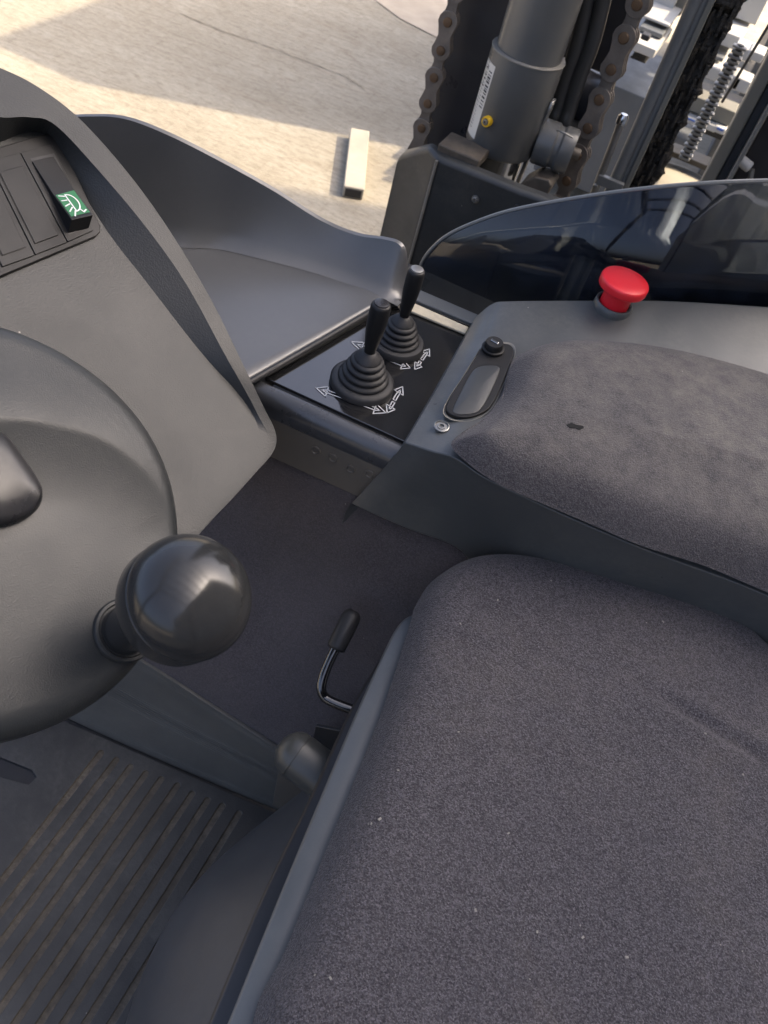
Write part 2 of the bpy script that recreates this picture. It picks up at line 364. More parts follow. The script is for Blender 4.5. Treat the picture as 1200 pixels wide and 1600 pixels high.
# ================================================================== CAB PANELS
# front wall of the foot well, carpet above a rubber kick strip
rows = []
prof = [(.552, .475), (.545, .45), (.532, .41), (.505, .34), (.470, .27), (.440, .215), (.424, .172)]
xs = np.linspace(-.62, .40, 40)
for y, z in cr(prof+[(.4225, .12), (.4225, .05)], 30):
    rows.append([(x, y+.004*math.sin(9*x+z*14)+.006*math.exp(-((z-.40)/.03)**2)*math.sin(11*x+1), z+.03*(-.27-x if x < -.27 else 0)) for x in xs])
cw = thing('foot_well_panel', 'dark purple-black carpeted panel under the lever console', 'carpet panel', (-.1, .45, .17))
v, f = grid(rows); mk('carpet', v, f, M['carpet'], cw, angle=60)
kl = [PY(215, 1030, .4195), PY(330, 1104, .4195), PY(440, 1176, .4195)]
kt = [A(-.62, .4195, kl[0][2]+.03), kl[0], kl[1], kl[2], A(-.02, .4195, kl[2][2]-.03)]
kb = [A(-.62, .366, -.004), A(-.387, .380, -.004), A(-.24, .394, -.004), A(-.088, .411, -.004), A(-.02, .418, -.004)]
T1 = cr(kt, 60); B1 = cr(kb, 60)
v, f = grid([T1+A(0, .006, -.001), T1+A(0, .0012, .0004), T1, .5*T1+.5*B1+A(0, .006, 0), B1])
mk('kick_strip', v, f, M['kick'], cw, angle=50)
rb = MB()                                                     # fine horizontal ribs moulded on the strip
for k in range(2, 40):
    t = k/41; l = T1*(1-t)+B1*t+A(0, .006*4*t*(1-t)-.0006, 0)
    l = l[8:-2]; rb.add(*grid([l+A(0, 0, .0008), l+A(0, -.0008, 0), l+A(0, 0, -.0008)]))
o = rb.build('rib', M['kick'], cw, angle=180); o['kind'] = 'stuff'
hp = [PY(497, 1128, .41), PY(560, 1140, .41), PY(545, 1215, .41), PY(480, 1198, .41)]
mk('hinge_flap', *extr([p+A(0, -.006, 0) for p in hp], (0, .004, 0)), M['rubber'], cw, bevel=.001)
mk('side_trim', *extr([PY(440, 1176, .405), PY(520, 1200, .405), PY(500, 1300, .40), PY(425, 1258, .40)], (0, .003, 0)), M['sheet'], cw, bevel=.001)

# floor mat with grooves cut by boolean
fm_ = thing('floor_mat', 'black rubber floor mat with long dusty parallel grooves under the steering wheel', 'floor mat', (-.3, .1, 0))
poly = [A(-.75, -.35, -.006), A(.02, -.35, -.006), A(.02, .4185, -.006), A(-.088, .405, -.006), A(-.387, .374, -.006), A(-.75, .336, -.006)]
mat_o = mk('mat_sheet', *extr(poly, (0, 0, .006)), None, fm_, mats=[M['mat'], M['groove'], M['dark']], smooth=False)
cut = MB()
tops = [(161, 1172), (185, 1183), (207, 1194), (231, 1204), (255, 1213), (280, 1223), (303, 1236), (327, 1246), (350, 1255), (376, 1267)]
for i, (x, y) in enumerate(tops):
    a = P(x, y, 0); r = .0041; pts = []
    for k in range(9):
        an = math.pi*k/8; pts.append(a+A(r*math.cos(an), r*math.sin(an)-r, 0))
    pts += [A(a[0]-r-.001, -.30, 0), A(a[0]+r-.001, -.30, 0)]
    cut.add(*prism([p+A(0, 0, -.0026) for p in pts], [p+A(0, 0, .003) for p in pts]), 1)
sl_ = [P(-40, 1160, 0), P(0, 1183, 0), P(50, 1203, 0), P(57, 1214, 0), P(45, 1226, 0), P(0, 1214, 0), P(-40, 1196, 0)]
cut.add(*prism([p+A(0, 0, -.0055) for p in sl_], [p+A(0, 0, .003) for p in sl_]), 2)
co = mk('cutter', cut.v, cut.f, None, fm_, mats=[M['mat'], M['groove'], M['dark']], fm=cut.m, smooth=False)
bo = mat_o.modifiers.new('b', 'BOOLEAN'); bo.object = co; bo.operation = 'DIFFERENCE'; bo.solver = 'EXACT'
dg = bpy.context.evaluated_depsgraph_get(); me = bpy.data.meshes.new_from_object(mat_o.evaluated_get(dg))
mat_o.modifiers.clear(); mat_o.data = me; bpy.data.objects.remove(co)
bv = mat_o.modifiers.new('bevel', 'BEVEL'); bv.width = .0007; bv.segments = 2; bv.limit_method = 'ANGLE'; bv.angle_limit = R_(40)

# ================================================================== STEERING CONSOLE
NW = unit((.6, 0, 1)); WU = unit((1, 0, -.6)); WV = A(0, 1, 0); WC = A(-.298, .242, .648); WR = .144
DP = WC-NW*.038
def PD(x, y, h=0.): return PN(x, y, DP+NW*h, NW)
def PW(x, y, h=0.): return PN(x, y, WC+NW*h, NW)
st = thing('steering_console', 'grey grained plastic steering console with a raised curved rim', 'dashboard', DP-NW*.2)
O = [(-260, 60), (-160, 75), (-60, 88), (0, 106), (60, 136), (125, 186), (200, 270), (265, 360), (330, 468), (385, 580), (413, 638), (428, 668), (432, 690), (424, 711), (400, 738), (365, 777), (328, 816), (290, 860), (235, 925), (150, 1010)]
Bn = [(-260, 140), (-160, 150), (-60, 168), (0, 183), (45, 183), (86, 195), (152, 264), (226, 352), (290, 442), (352, 555), (386, 615), (404, 650), (420, 682), (416, 702), (394, 730), (359, 769), (322, 808), (284, 852), (229, 917), (144, 1002)]
S = [(-260, 230), (-160, 240), (-60, 232), (0, 222), (40, 207), (76, 214), (112, 272), (168, 362), (228, 440), (312, 548), (366, 608), (392, 643), (404, 672), (402, 690), (382, 717), (347, 756), (310, 795), (272, 839), (217, 904), (132, 989)]
H = [.022, .022, .022, .022, .022, .021, .020, .018, .015, .011, .006, .003, .001, 0, 0, 0, 0, 0, 0, 0]
NS = 110
o_ = cr([PD(*p, h=h) for p, h in zip(O, H)], NS); b_ = cr([PD(*p, h=h+.0004) for p, h in zip(Bn, H)], NS); s_ = cr([PD(*p) for p in S], NS)
m_ = cr([PD(-330, max(p[1], 60)) for p in S], NS)
v, f = grid([o_-NW*.12+A(-.02, .0, 0), o_, b_, s_, .5*(s_+m_), m_])
mk('console_body', v, f, M['dash'], st, bevel=.0045, seg=4, blim=14)
# switch panel
pf = [(-140, 282), (0, 236), (72, 214), (82, 216), (90, 226), (152, 358), (153, 368), (146, 375), (0, 437), (-140, 500)]
mk('switch_frame', *extr([PD(*p, h=-.003) for p in pf], NW*.0065), M['black'], st, bevel=.0012)
def quad(tl, tr, br, bl, h0, h1, ins=0.):
    q = [PD(*p, h=h0) for p in (tl, tr, br, bl)]; c = sum(q)/4
    if ins: q = [p+(c-p)*ins for p in q]
    return prism(q, [p+NW*(h1-h0) for p in q])
mods = [((31.5, 240), (80.5, 227), (145, 361), (105, 379)), ((-18, 253), (30.5, 240), (104, 380), (54.5, 399)), ((-67, 266), (-19, 253), (53.5, 400), (3, 418))]
for i, qd in enumerate(mods):
    mk('switch_housing', *quad(*qd, .0034, .0048), M['black'], st, bevel=.0005, seg=2)
    if i:
        tl, tr, br, bl = [np.array(p, float) for p in qd]
        def uv(a, b): return tuple((tl*(1-a)+tr*a)*(1-b)+(bl*(1-a)+br*a)*b)
        mk('blank_insert', *quad(uv(.14, .13), uv(.88, .13), uv(.88, .90), uv(.14, .90), .0046, .0058), M['black'], st, bevel=.0006, seg=2)
# rocker with green work lamp print
rk = mk('recess', *quad((47, 248), (84, 240), (141, 352), (107, 368), .0045, .0049), M['dark'], st, smooth=False)
bl0 = [PD(49, 253, .0045), PD(83, 245, .0045), PD(111, 298, .0045), PD(79, 307, .0045), PD(139, 357, .0045), PD(106, 365, .0045)]
hts = [.0012, .0012, .0045, .0045, .0135, .0135]
tp = [b+NW*h for b, h in zip(bl0, hts)]
tp[4] = tp[4]+(bl0[3]-bl0[5])*.12; tp[5] = tp[5]+(bl0[3]-bl0[5])*.12
vs = bl0+tp
fs = [(6, 7, 8, 9), (9, 8, 10, 11), (0, 1, 7, 6), (11, 10, 4, 5), (0, 6, 9, 3), (3, 9, 11, 5), (1, 2, 8, 7), (2, 4, 10, 8), (0, 3, 2, 1), (3, 5, 4, 2)]
rocker = mk('rocker_switch', vs, fs, M['black'], st, bevel=.0016, seg=3)
rocker['label'] = 'rocker with green work lamp symbol'
e0, e1, e2, e3 = tp[3], tp[2], tp[4], tp[5]                    # far-left, far-right, near-right, near-left of the raised face
fn = unit(np.cross(e3-e0, e1-e0)); fn = fn if fn @ NW > 0 else -fn
def RF(a, b, h): return (e0*(1-a)+e1*a)*(1-b)+(e3*(1-a)+e2*a)*b+fn*h
mk('symbol_plate', [RF(.06, .10, .0004), RF(.94, .10, .0004), RF(.94, .90, .0004), RF(.06, .90, .0004)], [(0, 1, 2, 3)], M['green'], rocker, smooth=False)
def strokes(lines, fn_, wd, up, closed=False):
    mb = MB()
    for ln in lines:
        pp = np.array([fn_(*p) for p in ln])
        for a, b in zip(pp[:-1], pp[1:]):
            d = unit(b-a); s = np.cross(up, d)*wd/2; e = d*wd*.35
            mb.add([a-s-e, b-s+e, b+s+e, a+s-e], [(0, 1, 2, 3)])
    return mb
arc = [(.62+.24*math.cos(t), .50+.30*math.sin(t)) for t in np.linspace(math.pi, 2*math.pi, 12)]
# lamp dome lies on its side on the raised face: flat side towards the beams
dome = [(.42+.34*math.sin(t), .48-.30*math.cos(t)) for t in np.linspace(0, math.pi, 14)]
sym = [dome, [(.42, .18), (.42, .78)], [(.62, .74), (.70, .86), (.84, .80)],
       [(.36, .22), (.14, .16)], [(.35, .36), (.12, .34)], [(.35, .50), (.12, .54)], [(.35, .63), (.14, .74)], [(.38, .76), (.22, .92)]]
strokes(sym, lambda a, b: RF(a, b, .0008), .0011, fn).build('lamp_symbol', M['white'], rocker, smooth=False)

# steering wheel
wh = thing('steering_wheel', 'grey disc steering wheel with swooping ridge', 'steering wheel', WC-NW*.05)
swp = cr([PW(*p) for p in [(-200, 690), (-100, 672), (0, 666), (60, 671), (150, 694), (220, 738), (266, 790), (292, 840)]], 120)
sw2 = np.c_[(swp-WC) @ WU, (swp-WC) @ WV]
swt = np.gradient(sw2, axis=0); swn = np.c_[-swt[:, 1], swt[:, 0]]; swn /= np.linalg.norm(swn, axis=1)[:, None]
if (swn[60] @ A(0, 1)) < 0: swn = -swn
def sst(x): x = np.clip(x, 0, 1); return x*x*(3-2*x)
def wh_h(u, v_):
    r = math.hypot(u, v_); h = 0.0
    e = (r-.126)/(WR-.126)
    if e > 0: h -= .016*(1-math.sqrt(max(0, 1-min(1, e)**2.2)))
    h += -.006*(r/WR)**2
    d2 = ((sw2-(u, v_))**2).sum(1); k = int(d2.argmin()); s = math.sqrt(d2[k])*(1 if (A(u, v_)-sw2[k]) @ swn[k] > 0 else -1)
    amp = .013*(1-sst((k-62)/57.))*(1-.25*sst((30-k)/30.))
    h += amp*((1-.45*sst(s/.07)) if s > 0 else max(0, 1+s/.055)**1.7)
    return h
rows = []
for r in list(np.linspace(.004, .126, 56))+list(.126+(WR-.126)*np.sin(np.linspace(.12, math.pi/2, 12))):
    rows.append([WC+WU*r*math.cos(a)+WV*r*math.sin(a)+NW*wh_h(r*math.cos(a), r*math.sin(a)) for a in np.linspace(0, 2*math.pi, 220, endpoint=False)])
for r, h in ((WR, -.030), (WR-.003, -.036), (WR-.015, -.040), (.05, -.042)):
    rows.append([WC+WU*r*math.cos(a)+WV*r*math.sin(a)+NW*(h-.006) for a in np.linspace(0, 2*math.pi, 220, endpoint=False)])
v, f = grid(rows, closed=True); f.append(tuple(range(220)))
mk('wheel_disc', v, f, M['wheel'], wh, angle=70)
hubp = smooth2([PW(x, y, 0) for x, y in [(-60, 640), (-15, 672), (8, 690), (30, 720), (52, 752), (62, 778), (52, 802), (25, 818), (-10, 824), (-60, 822), (-110, 815)]], 60)
hb = hubp+NW*.001; hc = hb.mean(0)
v, f = grid([hb, hb+NW*.005, hb+(hc-hb)*.05+NW*.0085, hb+(hc-hb)*.14+NW*.0105, hb+(hc-hb)*.5+NW*.0125, hb+(hc-hb)*.9+NW*.013], closed=True)
f.append(tuple(range(5*60, 6*60))); mk('hub_cap', v, f, M['hub'], wh, angle=60)
def fit_h(b, n, px, hs=np.linspace(0, .2, 400)):
    best = None
    for h in hs:
        p = b+n*h-CP; x = 600+FPX*(p@CR)/(p@CF); y = 800-FPX*(p@CU)/(p@CF); e = (x-px[0])**2+(y-px[1])**2
        if best is None or e < best[0]: best = (e, h)
    return best[1]
kb_ = PW(196, 985, -.002); kh = fit_h(kb_, NW, (279, 902))
print('knob height', kh)
rk_ = .0395
kn = mk('knob_collar', *lathe([(.0225, -.004), (.0225, .0005), (.0215, .0018), (.0195, .002), (.0185, .0005)], kb_, NW, 48), M['dash'], wh)
neck = mk('knob_neck', *lathe([(.0175, -.002), (.0170, .004), (.0162, kh*.5), (.0165, kh*.75)], kb_, NW, 48), M['knob'], wh, angle=50)
pr = [(.012, -.56), (.70, -.56), (.90, -.545), (.965, -.51), (.985, -.44), (.992, -.075), (.985, -.055), (.965, -.045), (.965, -.03), (.985, -.022)]
pr += [(math.cos(t), math.sin(t)*.82) for t in np.linspace(.0, math.pi/2-.02, 26)]
kc = kb_+NW*kh
kn = mk('spinner_knob', *lathe([(r*rk_, h*rk_) for r, h in pr], kc, NW, 72), M['knob'], wh, angle=50)

# ================================================================== SIDE TRAY
TZ = .56
tr = thing('side_tray', 'grey moulded side tray with a tall curved back lip, beside the steering console', 'tray', A(-.4, .7, TZ-.06))
seam = [(-60, 340), (60, 345), (180, 360), (290, 377), (350, 380), (420, 396), (500, 417), (560, 437), (604, 455), (640, 474)]
topp = [(-60, 215), (60, 188), (138, 182), (195, 186), (262, 211), (340, 250), (425, 297), (500, 344), (555, 367), (600, 374), (622, 381), (632, 396), (635, 424), (640, 462)]
sw_ = cr([P(*p, TZ) for p in seam], 90)
tn = []
sx = sw_[:, 0]
def base_y(x): return float(np.interp(x, sx, sw_[:, 1]))
tops3 = []
for (x, y) in topp:
    yy = .70
    for _ in range(30):
        p = PY(x, y, yy); yy = base_y(p[0])+.022
    tops3.append(PY(x, y, yy))
tops3 = cr(tops3, 90)
# pair each top station with the seam point straight below it
bot3 = np.array([[t[0], base_y(t[0]), TZ] for t in tops3]); bot3[:, 0] = np.minimum(bot3[:, 0], sw_[-1, 0])
rows = []
for t in np.linspace(0, 1, 10):
    k = t**1.5
    rows.append(bot3*(1-t)+tops3*t+A(0, 1, 0)*((-.012*(1-t)**3)+0)+A(0, 0, .0))
rows[0] = bot3+A(0, -.016, .0005)
lipo = tops3+A(0, .005, .0008); lipo2 = tops3+A(0, .0055, -.006)
back = [lipo, lipo2, bot3+A(0, .032, .012), bot3+A(0, .032, -.05)]
v, f = grid(rows+back); mk('back_lip', v, f, M['tray'], tr, angle=50)
fl = [P(400, 587, TZ)+A(0, 0, 0), P(500, 533, TZ), P(598, 476, TZ), P(640, 474, TZ)]
fe = cr([P(250, 670, TZ), P(402, 584, TZ), P(500, 528, TZ), P(596, 473, TZ), P(628, 466, TZ)], 60)
bk = cr([p+A(0, -.014, .0) for p in sw_[::6]], 60)
rows = [fe-A(0, 0, .03), fe-A(0, 0, .0025), fe+unit(A(-.3, .02, 0))*.003]
for t in np.linspace(.06, 1, 8): rows.append(fe*(1-t)+bk*t+A(0, 0, .0012*math.sin(t*math.pi)))
mk('gap_shade', *tube(fe+A(.0015, -.002, -.0030), .0034, 10), M['rubber'], tr)  # added black bead draws the dark shaded gap along the tray's front edge
v, f = grid(rows); mk('tray_floor', v, f, M['tray'], tr, angle=50)

# ================================================================== LEVER CONSOLE
PZ = .55
lc = thing('lever_console', 'glossy black lever panel with white arrow prints and a rounded front edge', 'control panel', A(-.19, .66, PZ-.09))
pt = [P(414, 590, PZ), P(505, 540, PZ), P(600, 484, PZ), P(640, 470, PZ), P(760, 520, PZ), P(690, 640, PZ), P(655, 700, PZ)]
mk('panel_plate', *extr([p-A(0, 0, .004) for p in pt], (0, 0, .004)), M['gloss'], lc, bevel=.0008)
# dusty reveal, then the rounded front edge and the olive front face
fa = P(408, 592, PZ); fb = P(652, 702, PZ); nrm = unit(np.cross(fb-fa, A(0, 0, 1)))
if nrm[1] > 0: nrm = -nrm
L = np.linspace(-.12, 1.0, 24)
line = np.array([fa+(fb-fa)*t for t in L])
mk('dusty_seam', *grid([line+A(0, 0, -.0035)+nrm*.0022, line+A(0, 0, -.0032)-nrm*.0005]), M['groove'], lc)
secs = [(-.0020, -.006), (.0020, -.0022), (.0024, -.0006)]
R0 = .016
arcs = [(.0030+R0*math.sin(t), -R0*(1-math.cos(t))-.0002) for t in np.linspace(0, math.pi/2*.95, 10)]
bot = fit = None
rows = [line+nrm*a+A(0, 0, b) for a, b in secs+arcs]; rows.append(line+nrm*(.0030+R0)+A(0, 0, -.022)); rows.append(line+nrm*(.0025+R0)+A(0, 0, -.026))
v, f = grid(rows); mk('front_edge', v, f, M['edge'], lc, angle=60)
ff0 = line+nrm*(.0025+R0)+A(0, 0, -.024)
pa = PN(425, 712, ff0[0], nrm); pb = PN(548, 768, ff0[0], nrm); zb = .5*(pa[2]+pb[2])
print('front face bottom z', pa, pb)
ff1 = ff0.copy(); tt = (ff0[:, 0]-pa[0])/(pb[0]-pa[0]); ff1[:, 2] = pa[2]+(pb[2]-pa[2])*tt; ff1 += nrm*.002
v, f = grid([ff0, ff1, ff1-nrm*.02]); mk('front_face', v, f, M['sheet'], lc, angle=30)
FN = nrm
for x, y in [(493, 704), (520, 716), (548, 733), (577, 741)]:
    p = PN(x, y, ff0[0]+nrm*.0016, nrm)
    mk('hole_plug', *lathe([(.0050, -.002), (.0050, .0002), (.0042, .0006), (.0036, -.0006), (.0002, -.0008)], p, nrm, 20), M['sheet'], lc)
# pale worn strips behind the plate
mk('foam_strip', *extr([P(636, 487, PZ+.001), P(726, 524, PZ+.001), P(731, 514, PZ+.001), P(645, 476, PZ+.001)], (0, 0, .003)), M['cream'], lc, bevel=.001)
mk('rear_rail', *extr([P(647, 474, PZ+.001), P(740, 512, PZ+.001), P(748, 498, PZ+.001), P(655, 458, PZ+.001)], (0, 0, .005)), M['frame'], lc, bevel=.0015)
# arrow prints: outlined shafts and heads
def arrow(x0, y0, x1, y1, hl, hw, sw):
    a, b = A(x0, y0), A(x1, y1); d = unit(b-a); n = A(-d[1], d[0]); c = b-d*hl
    s = [a+n*sw, c+n*sw*.9]; s2 = [a-n*sw, c-n*sw*.9]
    return [[tuple(s[0]), tuple(s[1])], [tuple(s2[0]), tuple(s2[1])], [tuple(s[0]), tuple(s2[0])], [tuple(c+n*hw), tuple(b), tuple(c-n*hw), tuple(c+n*hw)], [tuple(c+n*hw*.3), tuple(c+d*hl*.45), tuple(c-n*hw*.3)]]
for x0, y0, x1, y1 in ((547, 624, 494, 606), (549, 625, 603, 645), (616, 625, 629, 604), (615, 628, 605, 645),
                       (602, 557, 549, 534), (602, 559, 641, 575), (659, 562, 671, 545), (657, 565, 648, 577)):
    ln = math.hypot(x1-x0, y1-y0); k = 1 if y0 > 590 else .88
    ar = arrow(x0, y0, x1, y1, max(11*k, ln*.32), 8*k, 2.3*k)
    strokes(ar, lambda x, y: P(x, y, PZ+.0006), .0012, A(0, 0, 1)).build('arrow_print', M['lineprint'], lc, smooth=False)

# control levers
def lever(base, hgt, s=1.0, tilt=(0, 0)):
    ax = unit((tilt[0], tilt[1], 1))
    if base is None: return
    o = thing('control_lever', '', 'control lever', base, 'joystick levers on the black lever panel')
    fl_ = [(.034, 0), (.034, .005), (.032, .0075), (.0275, .0085)]
    mk('boot_flange', *lathe([(r*s, h) for r, h in fl_], base, (0, 0, 1), 56), M['rubber'], o, angle=40)
    pf = []; n = 4; z = .008
    for k in range(n):
        ro = .0270-.0030*k
        pf += [(ro-.0035, z), (ro-.0008, z+.0008), (ro, z+.0028), (ro-.0012, z+.0050), (ro-.0042, z+.0062)]; z += .0068
    pf += [(.0145, z), (.0130, z+.003), (.0085, z+.0065), (.0065, z+.009)]
    mk('boot', *lathe([(r*s, h*s) for r, h in pf], base, ax, 56), M['rubber'], o, angle=70)
    z = (z+.006)*s; g = hgt-z
    gp_ = [(.0055, 0), (.0062, .10), (.0075, .25), (.0092, .45), (.0100, .62), (.0102, .80), (.0100, .94), (.0093, .975), (.0082, .99), (.006, 1.0)]
    gr = mk('grip', *lathe([(r*s, z+g*h) for r, h in gp_], base, ax, 40), M['black'], o, angle=60)
    mk('grip_cap', *lathe([(.0076*s, hgt-.0006), (.0072*s, hgt+.0008), (.005*s, hgt+.0014), (.0005, hgt+.0012)], base, ax, 32), M['steel' if s < .94 else 'hub'], gr)
    return o
b1 = P(565, 600, PZ+.0005); h1 = fit_h(b1, A(0, 0, 1), (596, 474))
l1 = lever(b1, h1, .96); l1['label'] = 'nearer joystick lever on the black panel, ribbed rubber boot, dark worn cap'
b2 = P(619, 539, PZ+.0005); h2 = fit_h(b2, A(0, 0, 1), (646, 419))
l2 = lever(b2, h2, .88); l2['label'] = 'farther joystick lever beside the pale foam strip, shiny metal cap on its grip'
print('lever heights', h1, h2)

# ================================================================== ARMREST CONSOLE
am = thing('armrest_console', 'blue-grey plastic armrest console sloping up behind the seat', 'armrest', P(900, 700, .45))
stn = [((548, 787, .475), (632, 691, .570), (745, 493, .578)), ((575, 800, .475), (675, 705, .582), (770, 474, .592)), ((640, 828, .475), (712, 716, .588), (800, 470, .602)),
       ((722, 863, .475), (760, 748, .584), (930, 469, .620)), ((850, 922, .475), (850, 791, .578), (1050, 470, .632)), ((1000, 992, .475), (1000, 856, .570), (1200, 479, .645)),
       ((1200, 1085, .475), (1200, 932, .562), (1330, 488, .655)), ((1450, 1200, .475), (1450, 1055, .556), (1560, 512, .665))]
bp0 = [P(*s[0]) for s in stn]
for i in (4, 5, 6, 7): bp0[i] = P(*stn[i][1])*A(1, 1, 0)+A(0, .004, .42)
bf = cr(bp0, 70); tf = cr([P(*s[1]) for s in stn], 70); tb = cr([P(*s[2]) for s in stn], 70)
cols = [bf+A(0, .02, -.01), bf]
for t in (.5,): cols.append(bf*(1-t)+tf*t+A(0, .006, -.004))
cols.append(tf)
for t in (.2, .4, .6, .8, 1.0): cols.append(tf*(1-t)+tb*t+A(0, 0, -.006*math.sin(math.pi*t)))
cols.append(tb+A(0, .012, -.03)); cols.append(tb+A(0, .012, -.12))
cols = np.array(cols); edge0 = cols[:, :1]+A(-.004, 0, -.02); edge1 = cols[:, :1]+A(-.003, .002, -.09)
cols = np.concatenate([edge1, edge0, cols], axis=1)
v, f = grid(cols); mk('console_body', v, f, M['arm'], am, bevel=.0045, seg=4, blim=22)
# padded cushion
pcs = [(706, 690), (722, 676), (757, 652), (782, 620), (792, 585), (804, 560), (838, 543), (890, 537), (1000, 545), (1100, 564), (1200, 592), (1330, 645), (1450, 720), (1500, 850), (1470, 960), (1400, 1010), (1200, 926), (1100, 884), (1000, 852), (925, 820), (850, 788), (790, 762), (752, 740), (722, 716), (708, 702)]
def pz(x, y): return .598-.030*float(np.clip((x-740)/500, 0, 1))*float(np.clip((y-(560+.30*(x-800)))/180, 0, 1))
po = smooth2([P(x, y, pz(x, y)) for x, y in pcs], 200)
def pprof(d, x, y):
    h = .026*(1-math.exp(-(d/.015)**1.2))+.004*(1-math.exp(-(d/.07)**2))
    k = np.clip((x+.115)/.07, 0, 1); h *= .45+.55*k
    return h+.0012*math.sin(9*x+3*y)*min(1, d/.05)
v, f = cushion(po, (P(800, 660, .598), P(1330, 790, .598)), pprof, .64, 30)
pad = mk('arm_pad', v, f, M['pad'], am, angle=60)
pad['label'] = 'dusty grey fabric pad with a small black tear'
from mathutils.bvhtree import BVHTree
pbv = BVHTree.FromPolygons([tuple(p) for p in v], f)
def on(bv, x, y, lift=0.):
    h = bv.ray_cast(Vector(CP), Vector(unit(ray(x, y)))); return A(*h[0])+A(*h[1])*(lift if h[1].z > 0 else -lift)
tear = [(885, 664), (893, 661), (899, 664), (911, 666), (912, 669), (905, 672), (899, 669), (890, 669)]
mk('tear', *prism([on(pbv, *p, -.0005) for p in tear], [on(pbv, *p, .0006) for p in tear]), flat('torn_black_foam', (.004, .004, .004), .9), pad, smooth=False)
# key plate
KZ = .5945
def KP(x, y, h=0): return PN(x, y, kp0+kn_*h, kn_)
k0, k1, k2 = P(745, 549, .592), P(804, 541, .597), P(692, 648, .584); kn_ = unit(np.cross(k2-k0, k1-k0)); kn_ = kn_ if kn_[2] > 0 else -kn_
kp0 = k0
def rnd(pts, n=90): return cr(pts, n, closed=True)
kout = [(742, 560), (752, 546), (778, 538), (797, 539), (804, 549), (800, 566), (785, 604), (770, 635), (757, 648), (735, 657), (712, 657), (697, 650), (694, 640), (702, 622), (722, 592)]
ko = rnd([KP(*p, h=.0) for p in kout]); kc_ = ko.mean(0)
v, f = grid([ko-kn_*.004, ko+(ko-kc_)*.03-kn_*.0002+kn_*.0012, ko-(ko-kc_)*.0+kn_*.0006, ko-(ko-kc_)*.02-kn_*.0015, ko-(ko-kc_)*.05-kn_*.0010], closed=True)
mk('plate_reveal', v, f, M['worn'], am, angle=60)
ki = ko-(ko-kc_)*.045
v, f = prism(list(ki-kn_*.003), list(ki+kn_*.0030)); kpl = mk('key_plate', v, f, M['black'], am, bevel=.0010, blim=50)
kin = [(733, 586), (745, 573), (766, 569), (780, 571), (782, 580), (766, 617), (754, 638), (742, 647), (722, 650), (708, 648), (706, 640), (718, 614)]
kk = rnd([KP(*p, h=.003) for p in kin]); kkc = kk.mean(0)
v, f = grid([kk-(kk-kkc)*.0+kn_*.0002, kk-(kk-kkc)*.01-kn_*.001, kk-(kk-kkc)*.05-kn_*.001, kk-(kk-kkc)*.06+kn_*.0004, kk-(kk-kkc)*.1+kn_*.0009, kk-(kk-kkc)*.9+kn_*.0010], closed=True)
f.append(tuple(range(5*90, 6*90))); mk('blank_cover', v, f, M['cover'], kpl, angle=50)
kc2 = KP(770, 546, .003)
mk('key_switch', *lathe([(.0118, 0), (.0118, .003), (.0108, .0036), (.0096, .0036), (.0092, .009), (.0084, .0100), (.003, .0098), (.0002, .0097)], kc2, kn_, 40), M['black'], kpl, angle=40)
kx = unit(KP(775, 540)-KP(768, 546)); ky = np.cross(kn_, kx)
mk('key_slot', *box(kc2+kn_*.0102, (.0085, .0034, .0016), axes=(ky, kx, kn_)), M['chrome'], kpl, bevel=.0004)
kscr = KP(690, 666, .0004)
scr = mk('screw', *lathe([(.0072, -.001), (.0074, .0006), (.0066, .0010), (.0058, -.0006), (.0040, -.0004), (.0038, .0006), (.0024, .0007), (.0022, -.001), (.0002, -.001)], kscr, kn_, 28), M['steel'], am, angle=40)

# emergency stop
eb = P(953, 487, .614)
es = thing('emergency_stop_button', 'red mushroom emergency stop button on a black collar on the armrest console', 'stop button', eb)
mk('collar', *lathe([(.0205, -.012), (.0213, .006), (.0205, .0122), (.0196, .0130), (.0178, .0126), (.0172, .005), (.0168, .003)], eb, (0, 0, 1), 48), M['arm'], es, angle=45)
hh = fit_h(eb, A(0, 0, 1), (968, 440))
mk('stem', *lathe([(.0158, .000), (.0158, hh-.006), (.0165, hh-.003)], eb, (0, 0, 1), 48), M['red'], es)
mk('mushroom_head', *lathe([(.0135, hh-.0055), (.0240, hh-.0055), (.0257, hh-.0048), (.0263, hh-.0030), (.0263, hh+.0026), (.0256, hh+.0044), (.0240, hh+.0052), (.012, hh+.0056), (.0005, hh+.0057)], eb, (0, 0, 1), 64), M['red'], es, angle=60)

# smoked shield
sh = thing('smoked_shield', 'dark glossy smoked acrylic shield standing behind the armrest console', 'shield', (0, .86, .5))
tp_ = [(655, 458), (652, 438), (660, 410), (676, 388), (700, 368), (740, 349), (800, 329), (900, 310), (1000, 296), (1100, 287), (1200, 283), (1330, 281), (1480, 290)]
def shy(x): return max(.862, float(np.interp(x, tb[:, 0], tb[:, 1]))+.020)
st3 = []
for x, y in tp_:
    yy = .86
    for _ in range(12): p = PY(x, y, yy); yy = shy(p[0])
    st3.append(PY(x, y, yy))
st3 = cr(st3, 90); sb = st3.copy(); sb[:, 2] = .50
sb[:8, 2] = np.minimum(sb[:8, 2], st3[:8, 2]-.002)
v, f = grid([st3, sb]); o = mk('pane', v, f, M['smoked'], sh)
so_ = o.modifiers.new('solid', 'SOLIDIFY'); so_.thickness = .004; so_.offset = 0
mk('edge_highlight', *tube(st3+A(0, 0, .0004), .0024, 8), M['poleg'], sh)  # pale tube stands in for the highlight along the pane's top edge

